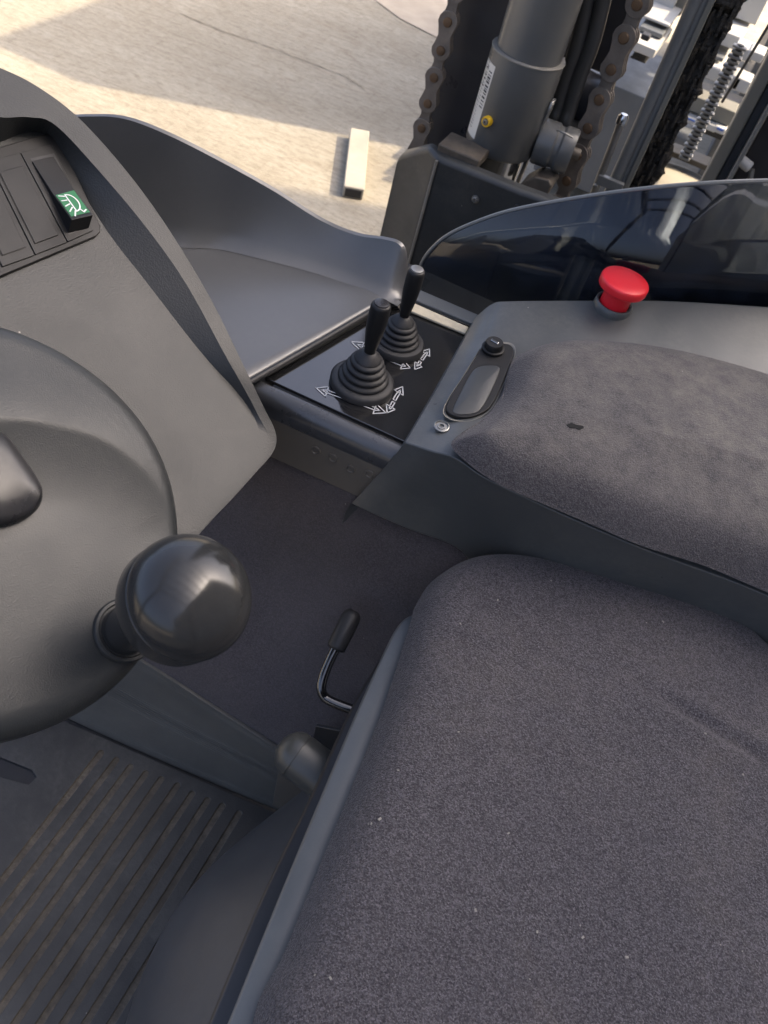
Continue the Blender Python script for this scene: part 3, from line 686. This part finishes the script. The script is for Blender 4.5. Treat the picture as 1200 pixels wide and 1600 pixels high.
# ================================================================== SEAT
seat = thing('driver_seat', 'charcoal woven fabric seat cushion on a grey plastic frame', 'seat', (.2, .35, .2))
sp_ = [(650, 958), (660, 925), (688, 885), (735, 860), (800, 856), (900, 872), (1000, 896), (1100, 932), (1165, 966), (1235, 1030)]
so2 = [P(x, y-4, .497) for x, y in sp_]
so2 += [A(.36, .56, .47), A(.44, .47, .47), A(.485, .35, .435), A(.47, .12, .435), A(.38, .02, .435), A(.20, -.01, .435), A(.06, .01, .435)]
so2 += [P(x, y, .48) for x, y in [(395, 1610), (448, 1480), (505, 1340), (560, 1205), (605, 1090)]]
so2 = smooth2(so2, 220); so2[:, 2] = .470
c1, c2 = P(1010, 1080, .515), P(1215, 1200, .515); cd = unit((c2-c1)[:2]); cl = np.linalg.norm((c2-c1)[:2])
def sprof(d, x, y):
    h = .040*(1-math.exp(-(d/.011)**1.1))+.008*(1-math.exp(-d/.08))
    r = A(x, y)-c1[:2]; t = r @ cd; s = abs(r[0]*cd[1]-r[1]*cd[0])
    fade = np.clip((t+.02)/.06, 0, 1)*1.0
    h -= .0045*fade*math.exp(-(s/.0048)**2); h += .0022*fade*math.exp(-((s-.013)/.009)**2)
    h += .0016*math.sin(17*x+5)*math.sin(14*y+1)*min(1, d/.05)
    return h
v, f = cushion(so2, (A(.16, .40, .470), A(.24, .22, .470)), sprof, .48, 64)
mk('cushion', v, f, M['seat'], seat, angle=70); sbv = BVHTree.FromPolygons([tuple(p) for p in v], f)
fe_ = [(648, 957), (630, 966), (613, 988), (588, 1040), (556, 1110), (505, 1230), (432, 1405), (352, 1602), (310, 1705)]
fx = [P(x, y, .455) for x, y in fe_]; fx = cr(fx, 40)
fi = fx+A(.075, -.004, 0)
v, f = grid([fx+A(.004, 0, -.030), fx+A(.001, 0, -.010), fx+A(.001, 0, -.002), fx+A(.0035, 0, .0005), fx+A(.015, 0, .001), fi]); mk('seat_frame', v, f, M['frame'], seat, angle=50)
g2 = cr([P(x, y, .425) for x, y in [(634, 980), (595, 1028), (546, 1112), (485, 1244), (407, 1405), (327, 1596), (282, 1700)]], 40)
v, f = grid([g2+A(.0, 0, -.04), g2, g2+A(.003, 0, .003), g2+A(.08, 0, .004)]); mk('seat_shell', v, f, M['dark'], seat, angle=50)
sh1 = [(512, 1238), (470, 1266), (425, 1298), (378, 1334), (332, 1374), (290, 1420), (256, 1474), (232, 1524), (205, 1600), (180, 1690)]
in1 = [(530, 1215), (515, 1235), (497, 1275), (478, 1320), (455, 1370), (432, 1425), (408, 1485), (385, 1540), (355, 1610), (320, 1700)]
sa = cr([P(x, y, .17) for x, y in sh1], 50); sbn = cr([P(x, y, .355) for x, y in in1], 50)
rows = [sa*A(1, 1, 0)+A(.02, 0, 0), sa+A(.012, 0, -.06), sa]
for t in (.06, .14, .3, .5, .7, .88, 1.): rows.append(sa*(1-t)+sbn*t+A(-.012, .003, .026)*math.sin(math.pi*t**.42)*.9)
v, f = grid(rows); v, f = resample(np.array(rows), 40, 80), None
v, f = grid(list(v)); mk('base_skirt', v, f, M['skirt'], seat, angle=60)

# adjusting crank and weight knob
cy = [P(x, y, v_) for x, y, v_ in ((590, 1126, .33), (556, 1111, .33), (522, 1098, .33), (507, 1089, .331), (502, 1077, .336), (504, 1062, .342), (511, 1042, .350), (524, 1014, .362), (553, 956, .383))]
crk = thing('seat_adjuster_handle', 'bent gloss black rod with foam grip by the seat edge', 'handle', cy[1])
cp_ = cr(cy, 60); mk('rod', *tube(cp_, .0052, 16), M['gloss'], crk, angle=60)
g0, g1 = cy[-2], cy[-1]; gd_ = g1-g0; gl_ = np.linalg.norm(gd_)
mk('foam_grip', *lathe([(.006, -.001), (.0092, 0), (.0101, .002), (.0103, gl_*.5), (.0101, gl_-.006), (.0086, gl_-.002), (.006, gl_+.001), (.0003, gl_+.0015)], g0, gd_, 32), M['rubber'], crk, angle=50)
t0 = P(437, 1160, .375); t1 = P(540, 1238, .365)
wk = thing('seat_weight_knob', 'stubby grey capsule knob on the seat side above the mat', 'knob', t1)
ax_ = unit(t0-t1); ln_ = np.linalg.norm(t0-t1)
rr_ = .0215; ln_ = (ln_-rr_*.9-.018)/.62
capp = [(rr_*math.cos(t), ln_*.62+.018+rr_*.9*math.sin(t)) for t in np.linspace(0, math.pi/2-.02, 12)]
mk('knob_body', *lathe([(rr_*.86, 0), (rr_*.93, .006), (rr_, .02), (rr_, ln_*.62+.0165)], t1, ax_, 48), M['wknob'], wk, angle=40)
mk('knob_end', *lathe([(rr_*.97, ln_*.62+.0165), (rr_*.975, ln_*.62+.0176)]+capp, t1, ax_, 48), M['wknob'], wk, angle=40)

# crumbs and lint lying on the seat
cm = MB()
def seat_top(x, y): return .4845
for i in range(34):
    x, y = rng.uniform(430, 1190), rng.uniform(880, 1590)
    if x < 660-(y-960)*.42+40: continue
    h = sbv.ray_cast(Vector(CP), Vector(unit(ray(x, y))))
    if h[0] is None or abs(h[1].z) < .8: continue
    p = A(*h[0])+A(0, 0, .0004)
    s = .0006+.0011*rng.random()**2; cm.add(*box(p, (s*1.6, s, s*.7), rz=rng.uniform(0, 3)))
o = cm.build('crumbs', M['worn'], None, smooth=False); tag(o, 'scattered pale crumbs and lint lying on the charcoal seat fabric', 'crumbs', kind='stuff')

# ================================================================== MAST AND CHAINS
ZB = -.45
mastY = 1.47
mst = thing('mast_upright', 'black steel mast upright between left chain and lift cylinder', 'mast', (-.35, 1.5, GZ))
xl = PY(700, 120, mastY)[0]; xr = PY(745, 120, mastY)[0]
mk('channel', *box((( -.452-.352)/2, mastY+.05, .9), (.100, .10, 2.8)), M['mast'], mst, bevel=.006)
mk('inner_rail', *box((-.335, mastY+.10, .9), (.05, .09, 2.8)), M['mast'], mst, bevel=.006)
mk('rear_plate', *box((-.235, mastY+.22, 1.45), (.10, .03, 1.8)), M['mast'], mst, bevel=.004)
mk('cross_beam', *box((-.285, mastY+.16, -.03), (.35, .14, .60)), M['mast'], mst, bevel=.006)

# lift cylinder
cx = .5*(PY(790, 0, 1.40)[0]+PY(905, 0, 1.40)[0]); cyl_y = 1.40
c0 = A(cx, cyl_y+.03, 0)
lcy = thing('lift_cylinder', 'dark grey hydraulic lift cylinder with a wider lower sleeve', 'cylinder', c0+A(0, 0, .30))
zt = PY(820, 100, 1.38)[2]; zs = PY(775, 250, 1.38)[2]
print('sleeve z', zt, zs, 'cx', cx)
mk('barrel', *lathe([(.054, 0), (.054, 2.0-zt)], c0+A(0, 0, zt-.005), (0, 0, 1), 64), M['cyl'], lcy)
mk('sleeve', *lathe([(.050, zs-.002), (.056, zs), (.0605, zs+.006), (.0605, zt-.0015), (.0590, zt), (.0538, zt)], c0, (0, 0, 1), 64), M['cyl'], lcy, angle=40)
mk('weld_bead', *lathe([(.0540, zt-.001), (.0612, zt-.0008), (.0616, zt+.0004), (.0608, zt+.0016), (.0540, zt+.0018)], c0, (0, 0, 1), 64), M['worn'], lcy)
mk('chrome_rod', *lathe([(.047, .25), (.047, zs+.004)], c0, (0, 0, 1), 64), M['chrome'], lcy)
def CY(ang, z, r=.0611): return c0+A(r*math.sin(ang), -r*math.cos(ang), z)
a0, a1 = R_(-66), R_(-34); zl0, zl1 = zs+.018, zt-.020
rows = [[CY(a, z, .0609) for a in np.linspace(a0, a1, 10)] for z in np.linspace(zl0, zl1, 6)]
v, f = grid(rows); lb = mk('label_sticker', v, f, M['label'], lcy)
bars = MB(); zc = zl0+.05
while zc < zl1-.012:
    h = rng.choice([.0012, .0018, .003]); 
    bars.add(*grid([[CY(a, z, .0614) for a in np.linspace(R_(-46), R_(-37), 4)] for z in (zc, zc+h)])); zc += h+rng.choice([.0014, .002, .0034])
for k in range(24):
    z = zl0+.012+k*.0052
    for s_ in range(3):
        aa = R_(-62+s_*4.4+rng.uniform(-.5, .5)); bars.add(*grid([[CY(a, z_, .0614) for a in (aa, aa+R_(rng.uniform(1.0, 3.0)))] for z_ in (z, z+.0016)]))
bars.build('barcode', M['ink'], lb, smooth=False)
def glyph(cz, ca, hh_, ww):
    pts = [(ca+ww*math.cos(t), cz+hh_*math.sin(t)) for t in np.linspace(.9, 2*math.pi-.9, 12)]; mb = MB()
    for p, q_ in zip(pts[:-1], pts[1:]):
        mb.add([CY(p[0], p[1], .0615), CY(q_[0], q_[1], .0615), CY(q_[0], q_[1]+.0022, .0615), CY(p[0], p[1]+.0022, .0615)], [(0, 1, 2, 3)])
    return mb
gm = MB()
for k in range(2):
    g_ = glyph(zl1-.016-.017*k, R_(-53), .006, R_(4.5)); gm.add(g_.v, g_.f)
gm.build('label_figures', M['ink'], lb, smooth=False)
an = R_(-17); zp = PY(764, 188, 1.375)[2]; pp_ = CY(an, zp, .060); pn = unit(A(math.sin(an), -math.cos(an), 0))
plg = mk('grease_cap', *lathe([(.0085, -.002), (.0085, .008), (.0078, .0095), (.0058, .0095), (.0055, .008)], pp_, pn, 24), M['yellow'], lcy, angle=40)
mk('fitting', *lathe([(.0055, .006), (.0050, .0105), (.0020, .0108), (.0018, .008), (.0002, .008)], pp_, pn, 20), M['steel'], plg, angle=40)

# bracket cover in front of the mast foot
bk_ = thing('mast_foot_cover', 'dusty black folded sheet cover with one bolt at the mast foot', 'cover', (-.28, 1.3, 0))
y0 = 1.30
tz = PY(690, 248, y0)[2]
xe = PY(682, 250, y0)[0]; x1_ = PY(865, 318, y0)[0]
tl = PY(624, 238, y0+.05); 
topl = [A(tl[0], y0+.05, tl[2]-.010), A(tl[0]+.006, y0+.048, tl[2]), A(xe-.022, y0+.016, tz+.002), A(xe, y0, tz), A(PY(815, 300, y0)[0], y0, PY(815, 298, y0)[2]), A(x1_+.025, y0+.008, PY(865, 318, y0)[2])]
bl_ = [A(p[0], p[1], ZB+.3) for p in topl]
v, f = grid([[p+A(0, .022, .0) for p in topl], topl, bl_]); mk('folded_plate', v, f, M['bracket'], bk_, bevel=.010, seg=4, blim=25)
mk('fold_wear', *tube(cr([A(xe+.001, y0-.0005, tz-.006), A(xe+.0006, y0-.0008, tz-.08), A(xe-.001, y0-.0004, tz-.3)], 20), [.0026]*20, 8), M['worn'], bk_)
mk('top_block', *box((xe+.028, y0+.05, tz+.004), (.075, .06, .016)), M['brown'], bk_, bevel=.003)
gx = PY(815, 300, y0); mk('fold_groove', *box((gx[0], y0+.001, tz-.14), (.006, .006, .24)), M['dark'], bk_, bevel=.002)
bp_ = PY(743, 311, y0-.001)
blt = mk('bolt', *lathe([(.0068, 0), (.0068, .0015), (.0045, .002), (.0045, .0055), (.0038, .006), (.002, .006), (.0018, .004), (.0002, .004)], bp_, (0, -1, 0), 20), M['steel'], bk_, angle=30)

# leaf chains
def link_shape(pitch, r, waist):
    """outline in local (w, z): two round ends at z=0 and z=pitch with a waist"""
    pts = []
    for t in np.linspace(math.pi*1.13, math.pi*1.87, 8): pts.append((r*math.cos(t), r*math.sin(t)))
    for t in np.linspace(-.13*math.pi, .18*math.pi, 3)[1:]: pts.append((r*math.cos(t), r*math.sin(t)))
    pts.append((waist, pitch*.5))
    for t in np.linspace(-.18*math.pi, .13*math.pi, 3)[:-1]: pts.append((r*math.cos(t), pitch+r*math.sin(t)))
    for t in np.linspace(.13*math.pi, .87*math.pi, 8): pts.append((r*math.cos(t), pitch+r*math.sin(t)))
    for t in np.linspace(.87*math.pi, 1.18*math.pi, 3)[1:]: pts.append((r*math.cos(t), pitch+r*math.sin(t)))
    pts.append((-waist, pitch*.5))
    for t in np.linspace(.82*math.pi, 1.13*math.pi, 3)[:-1]: pts.append((r*math.cos(t), r*math.sin(t)))
    return pts
def chain(name, label, x, y, z0, z1, pitch, r, thick, waist, face=0.0, rows=3, matl='link', phase=0):
    root = thing(name, label, 'lift chain', (x, y, z0), 'lift chains on the truck mast')
    fx_, fy_ = A(math.cos(face), math.sin(face), 0), A(-math.sin(face), math.cos(face), 0)   # width direction, outward is -fy
    shp = link_shape(pitch, r, waist); n = int((z1-z0)/pitch)
    pl = None
    for k in range(n):
        outer = (k+phase) % 2 == 0
        zk = z0+k*pitch
        offs = [i*2*thick for i in range(rows)] if outer else [thick+i*2*thick for i in range(rows-1)]
        mb = MB(); sc = 1.0 if outer else .78
        for of in offs:
            a = [A(x, y, zk)+fx_*w_*sc+fy_*of+A(0, 0, zz) for w_, zz in shp]
            mb.add(*extr(a, fy_*thick*.92))
        lk = mb.build('link', M[matl], root, bevel=.0009, seg=2)
        if outer:
            for zz in (zk, zk+pitch):
                mk('pin', *lathe([(r*.46, -.006), (r*.46, .0012), (r*.40, .0030), (r*.18, .0036), (.0002, .0036)], A(x, y, zz), -fy_, 14), M['pin'], lk)
    return root
c1x = PY(703, 20, 1.40)[0]
chain('lift_chain', 'brown steel leaf chain left of the mast upright, before the sunlit concrete', c1x, 1.40, PY(645, 232, 1.40)[2]-.09, 1.5, .0432, .0162, .0042, .0105, face=.10)
c2a = PY(1000, 8, 1.50); c2b = PY(878, 305, 1.50)
chain('lift_chain', 'grimy wide leaf chain right of the hose pulley, passing the grey pole', .5*(c2a[0]+c2b[0])-.003, 1.50, c2b[2]-.12, 1.6, .0490, .0195, .0045, .0140, face=-.12, phase=1)

# hoses on a pulley
hs = thing('hydraulic_hoses', 'pair of black hydraulic hoses looping down onto a pulley right of the cylinder', 'hoses', (-.2, 1.5, .5))
for k, (pts) in enumerate(([(925, -40), (905, 60), (885, 120), (872, 165), (868, 190), (876, 206)], [(952, -40), (928, 60), (906, 120), (890, 170), (886, 196), (893, 208)])):
    pa_ = [PY(x, y, 1.50) for x, y in pts]; pa_[-1] += A(.02, .05, 0)
    mk('hose', *tube(cr(pa_, 40), .0125, 18), M['hose'], hs, angle=80)
pc = PY(908, 165, 1.53)
mk('pulley', *lathe([(.005, -.030), (.052, -.030), (.054, -.026), (.046, -.018), (.044, 0), (.046, .018), (.054, .026), (.052, .030), (.032, .030), (.030, .022), (.010, .022), (.010, .034), (.0002, .034)], pc+A(0, .03, 0), unit(A(1, -.12, .03)), 48), M['mast'], hs, angle=40)
# lower guide roller and brackets
rl = thing('guide_roller', 'worn steel guide roller below the hose pulley', 'roller', (-.17, 1.45, .4))
rc = PY(864, 236, 1.43)
mk('drum', *lathe([(.004, -.034), (.036, -.034), (.0375, -.030), (.0375, -.006), (.034, -.002), (.034, .004), (.0375, .008), (.0375, .026), (.035, .030), (.024, .030), (.022, .024), (.0002, .024)], rc+A(0, .02, 0), unit(A(1, .12, .0)), 48), M['cyl'], rl, angle=35)
mk('axle', *lathe([(.010, .02), (.010, .04), (.008, .043), (.0002, .043)], rc+A(0, .02, 0), unit(A(1, .12, 0)), 24), M['brown'], rl)
sp = [PY(862, 160, 1.42), PY(856, 175, 1.42), PY(828, 235, 1.42), PY(806, 290, 1.42)]
v, f = grid([np.array(sp)+A(-.0025, 0, 0), np.array(sp)+A(.0025, 0, 0)]); o = mk('side_strip', v, f, M['steel'], rl); q_ = o.modifiers.new('s', 'SOLIDIFY'); q_.thickness = .02
mk('seat_bracket', *extr([PY(812, 288, 1.40), PY(835, 276, 1.40), PY(858, 282, 1.40), PY(862, 292, 1.40), PY(850, 312, 1.40), PY(815, 300, 1.40)], (0, .05, 0)), M['brown'], rl, bevel=.003)
mk('tie_wire', *tube(cr([PY(870, 204, 1.42), PY(880, 207, 1.415), PY(895, 215, 1.42)], 12), .0016, 8), M['steel'], rl)

# grey poles with bracket
pl_ = thing('twin_conduit', 'pair of grey metal tubes with a clamp right of the chain', 'conduit', (-.1, 1.6, .2))
for (xa, xb, r_) in ((1087, 0, .0115), (1103, 1, .0085)):
    x_ = PY(xa, 0, 1.60)[0]; mk('tube', *lathe([(r_, -.2), (r_, 1.6)], A(x_, 1.60+.004*xb, 0), (0, 0, 1), 24), M['poleg'], pl_)
x_ = PY(1113, 0, 1.60)[0]; mk('edge_strip', *box((x_, 1.60, .7), (.009, .02, 1.8)), M['opaint'], pl_, bevel=.001)
ra = PY(972, 188, 1.58); rb_ = PY(938, 288, 1.58)
mk('rod', *tube([A(rb_[0], 1.58, rb_[2]-.15), A(ra[0], 1.58, ra[2])], .0068, 16), M['steel'], pl_)
mk('rod_cap', *lathe([(.0095, -.006), (.0095, .006), (.006, .011), (.0002, .012)], A(ra[0], 1.58, ra[2]), (0, 0, 1), 16), M['chrome'], pl_)
cb = PY(950, 285, 1.575); mk('clamp', *box((cb[0]+.004, 1.575, cb[2]), (.050, .012, .018)), M['poleg'], pl_, bevel=.0015)
mk('clamp_bolt', *lathe([(.0048, 0), (.0048, .005), (.003, .006), (.0002, .006)], A(cb[0]-.018, 1.568, cb[2]-.012), (0, -1, 0), 12), M['steel'], pl_)

# grease covered chain: rows of leaf plates seen edge on under a coat of black grease
gy = 1.66
ga = PY(1128, 0, gy); gb = PY(1000, 300, gy); gx_ = .5*(ga[0]+gb[0]); 
gc = thing('greased_chain', 'lumpy leaf chain caked in black grease right of the grey tubes', 'lift chain', (gx_, gy, .2))
lumps = [(rng.uniform(0, 28), rng.uniform(.05, 1.5), rng.uniform(.002, .006), rng.uniform(.006, .014)) for _ in range(260)]
def lump(k, z):
    return sum(a*math.exp(-((z-zz)/w_)**2-(min(abs(k-kk), 28-abs(k-kk))/2.2)**2) for kk, zz, a, w_ in lumps if abs(z-zz) < .04)
rows = []
for z in np.arange(.05, 1.5, .0045):
    ring = []
    for k in range(28):
        a = 2*math.pi*k/28; n1 = math.sin(z*61+k*1.7)*.0012+math.sin(z*147+k*2.9)*.0010+rng.normal(0, .0014)+lump(k, z)
        sc = 1+.10*math.sin(z*2*math.pi/.052)
        ex = abs(math.cos(a))**.6*np.sign(math.cos(a)); ey = abs(math.sin(a))**.6*np.sign(math.sin(a))
        ring.append((gx_+ex*(.0235*sc+n1), gy+ey*(.016+n1), z))
    rows.append(ring)
v, f = grid(rows, closed=True); mk('grease_coat', v, f, M['grease'], gc, angle=180)
mb = MB()
for i, z in enumerate(np.arange(.06, 1.48, .026)):
    for j in range(5):
        if (i+j) % 2: mb.add(*box((gx_-.020+j*.010+rng.normal(0, .0006), gy-.016, z+.013), (.0062, .018, .036)))
o = mb.build('leaf_plates', M['grease'], gc, smooth=False, bevel=.0015); o['kind'] = 'stuff'

# ================================================================== BACKGROUND MACHINE AND YARD THINGS
def pbox(px, py, Y, w_, h_, dpt, name, mat, parent, bevel=.004, rz=0):
    """box whose front face centre is seen at a pixel on the plane y = Y"""
    c = PY(px, py, Y); return mk(name, *box((c[0], Y+dpt/2, c[2]), (w_, dpt, h_), rz), M[mat], parent, bevel=bevel, seg=2)
bt = thing('parked_lift_truck', 'white and slate lift truck parked beyond the mast', 'lift truck', (.1, 3.2, GZ))
Yb = 3.35
def pbx(x0, y0, x1, y1, Y, dpt, name, mat, bev=.004):
    """front face spanned by its top-left and bottom-right pixels on the plane y = Y"""
    a, b = PY(x0, y0, Y), PY(x1, y1, Y); xa, xb = sorted((a[0], b[0])); za, zb_ = sorted((a[2], b[2]))
    return mk(name, *box(((xa+xb)/2, Y+dpt/2, (za+zb_)/2), (xb-xa, dpt, zb_-za)), M[mat], bt, bevel=bev, seg=2)
pbx(890, 105, 985, 330, Yb, .5, 'side_panel', 'gpaint')
pbx(985, 88, 1008, 100, Yb-.03, .3, 'gap_cover', 'dark')
pbx(975, 58, 1020, 92, Yb-.06, .30, 'white_step', 'wpaint')
pbx(1000, 40, 1033, 62, Yb+.05, .2, 'riser', 'gpaint')
pbx(1003, 22, 1045, 44, Yb+.10, .42, 'white_ledge', 'wpaint')
pbx(1034, -40, 1047, 24, Yb+.30, .05, 'upright_strip', 'wpaint')
pbx(1000, -40, 1034, 22, Yb+.45, .05, 'back_panel', 'gpaint')
pbx(1047, -40, 1062, 26, Yb+.34, .05, 'tan_strip', 'opaint')
pbx(1003, 52, 1012, 66, Yb-.09, .04, 'latch', 'dark')
pbx(1145, -30, 1180, 40, Yb+.2, .3, 'cream_panel', 'wpaint')
pbx(1115, 42, 1150, 80, Yb+.05, .3, 'cream_panel', 'wpaint')
pbx(1106, 82, 1128, 98, Yb+.0, .2, 'riser', 'gpaint')
pbx(1096, 98, 1118, 128, Yb-.05, .22, 'white_step', 'wpaint')
pbx(1070, 130, 1118, 168, Yb+.1, .1, 'dark_recess', 'dark')
pbx(1065, 168, 1150, 176, Yb-.05, .1, 'tan_bar', 'opaint')
pbx(1066, 178, 1088, 198, Yb-.08, .12, 'white_block', 'wpaint')
bb = pbx(1100, 190, 1116, 208, Yb-.08, .12, 'white_block', 'wpaint')
pbx(1118, 196, 1130, 212, Yb-.08, .12, 'white_block', 'wpaint')
for (x0, y0, x1, y1) in ((1074, 184, 1085, 191), (1121, 199, 1129, 206)): pbx(x0, y0, x1, y1, Yb-.083, .004, 'blue_print', 'blue', 0)
pbx(1046, 208, 1075, 232, Yb-.05, .2, 'grey_block', 'gpaint')
pbx(1040, 232, 1180, 300, Yb+.25, .1, 'dark_base', 'dark')
pbx(1150, 70, 1172, 100, Yb-.1, .1, 'white_block', 'wpaint'); pbx(1172, 78, 1188, 100, Yb-.12, .1, 'white_block', 'wpaint')
pbx(1137, 114, 1150, 142, Yb-.12, .1, 'white_block', 'wpaint'); pbx(1150, 120, 1164, 148, Yb-.12, .1, 'white_block', 'wpaint')
pbx(1120, 150, 1150, 230, Yb+.12, .1, 'dark_recess', 'dark')
# its tall mast: throws the broad shadow over the concrete
mk('machine_mast', *box((.30, 5.0, .87), (.44, 2.0, 2.74)), M['gpaint'], bt, bevel=.01)
# ribbed chain standing before it
fc = thing('ribbed_chain', 'thin ribbed grey chain standing in front of the parked white truck', 'chain', PY(1075, 245, 2.4))
ca_, cb_ = PY(1158, 70, 2.40), PY(1068, 250, 2.40); NR = 26
for i in range(NR):
    t = (i+.5)/NR; p = ca_*(1-t)+cb_*t
    mk('rib', *box(p, (.030 if i % 2 else .036, .02, (ca_[2]-cb_[2])/NR*.62)), M['steel' if i % 2 == 0 else 'opaint'], fc, bevel=.003, seg=2)
mk('core', *tube([ca_, cb_], .009, 10), M['dark'], fc)
rod = mk('thin_rod', *tube([PY(1225, 0, 2.3), PY(1128, 160, 2.3)], .0035, 8), M['dark'])
tag(rod, 'thin dark straight rod slanting beside the olive post', 'rod')
# olive post and dark frame at the right edge
ps = thing('mast_post', 'wide olive-grey steel post at the far side of the mast', 'post', (.06, 1.95, GZ))
def pst(xa, ya, xb_, yb_, Y, dpt, name, mat):
    a, b = PY(xa, ya, Y)[0], PY(xb_, yb_, Y)[0]; mk(name, *box(((a+b)/2, Y+dpt/2, .45), (abs(b-a), dpt, 1.9)), M[mat], ps, bevel=.004)
pst(1160, 160, 1178, 170, 1.90, .10, 'flange', 'opaint')
pst(1178, 170, 1192, 178, 1.94, .10, 'web', 'gpaint')
pst(1192, 178, 1198, 182, 1.88, .12, 'lip', 'poleg')
pst(1199, 182, 1420, 250, 1.98, .04, 'side_plate', 'mast')
wp = PY(1163, 255, 1.93); mk('white_stub', *lathe([(.010, -.016), (.0115, -.014), (.0115, .014), (.010, .016)], wp, (1, 0, -.25), 16), M['wpaint'], ps)
mk('stub_arm', *tube([wp+A(.02, 0, -.005), wp+A(.026, 0, -.02), wp+A(.026, 0, -.05)], .006, 10), M['steel'], ps)
# white steel drum standing on the sunlit ground
dc = PY(1058, 292, 3.45); dr = thing('white_drum', 'white steel drum with a cream inset lid, seen partly through the smoked shield', 'drum', A(dc[0], dc[1], GZ))
dn = A(0, 0, 1.); hz = dc[2]-GZ
mk('drum', *lathe([(.175, -hz), (.175, -hz*.5), (.178, -hz*.49), (.178, -hz*.47), (.175, -hz*.46), (.175, -.02), (.165, .0), (.15, .001)], dc, dn, 64), M['wpaint'], dr)
mk('rim', *lathe([(.162, -.004), (.168, .012), (.180, .010), (.179, -.012)], dc, dn, 64), M['poleg'], dr)
mk('lid', *lathe([(.160, -.004), (.130, .004), (.0005, .006)], dc+dn*.002, dn, 64), M['beam'], dr, angle=50)

# pale beam lying in the sun
q0, q1, q2 = P(534, 308, GZ), P(566, 314, GZ), P(545, 216, GZ)
wv = A(.9, .35, 0)*0+unit((q1-q0)*A(1, 1, 0)); lv = (q2-q0)*A(1, 1, 0)
wd_ = np.linalg.norm(q1-q0)
bq = [q0, q0+wv*wd_, q0+wv*wd_+lv, q0+lv]
be = thing('steel_beam', 'short pale box beam lying on the sunlit concrete', 'beam', q0)
ot = mk('tube_wall', *prism([p+A(0, 0, .002) for p in bq], [p+A(0, 0, .046) for p in bq]), M['beam'], be, bevel=.004)
dl = unit(lv); mk('dark_end_plate', *prism([bq[0]+wv*.008-dl*.002+A(0, 0, .007), bq[1]-wv*.008-dl*.002+A(0, 0, .007), bq[1]-wv*.008+A(0, 0, .007), bq[0]+wv*.008+A(0, 0, .007)],
   [bq[0]+wv*.008-dl*.002+A(0, 0, .038), bq[1]-wv*.008-dl*.002+A(0, 0, .038), bq[1]-wv*.008+A(0, 0, .038), bq[0]+wv*.008+A(0, 0, .038)]), M['dark'], be, smooth=False)  # thin dark plate on the near end of the solid beam
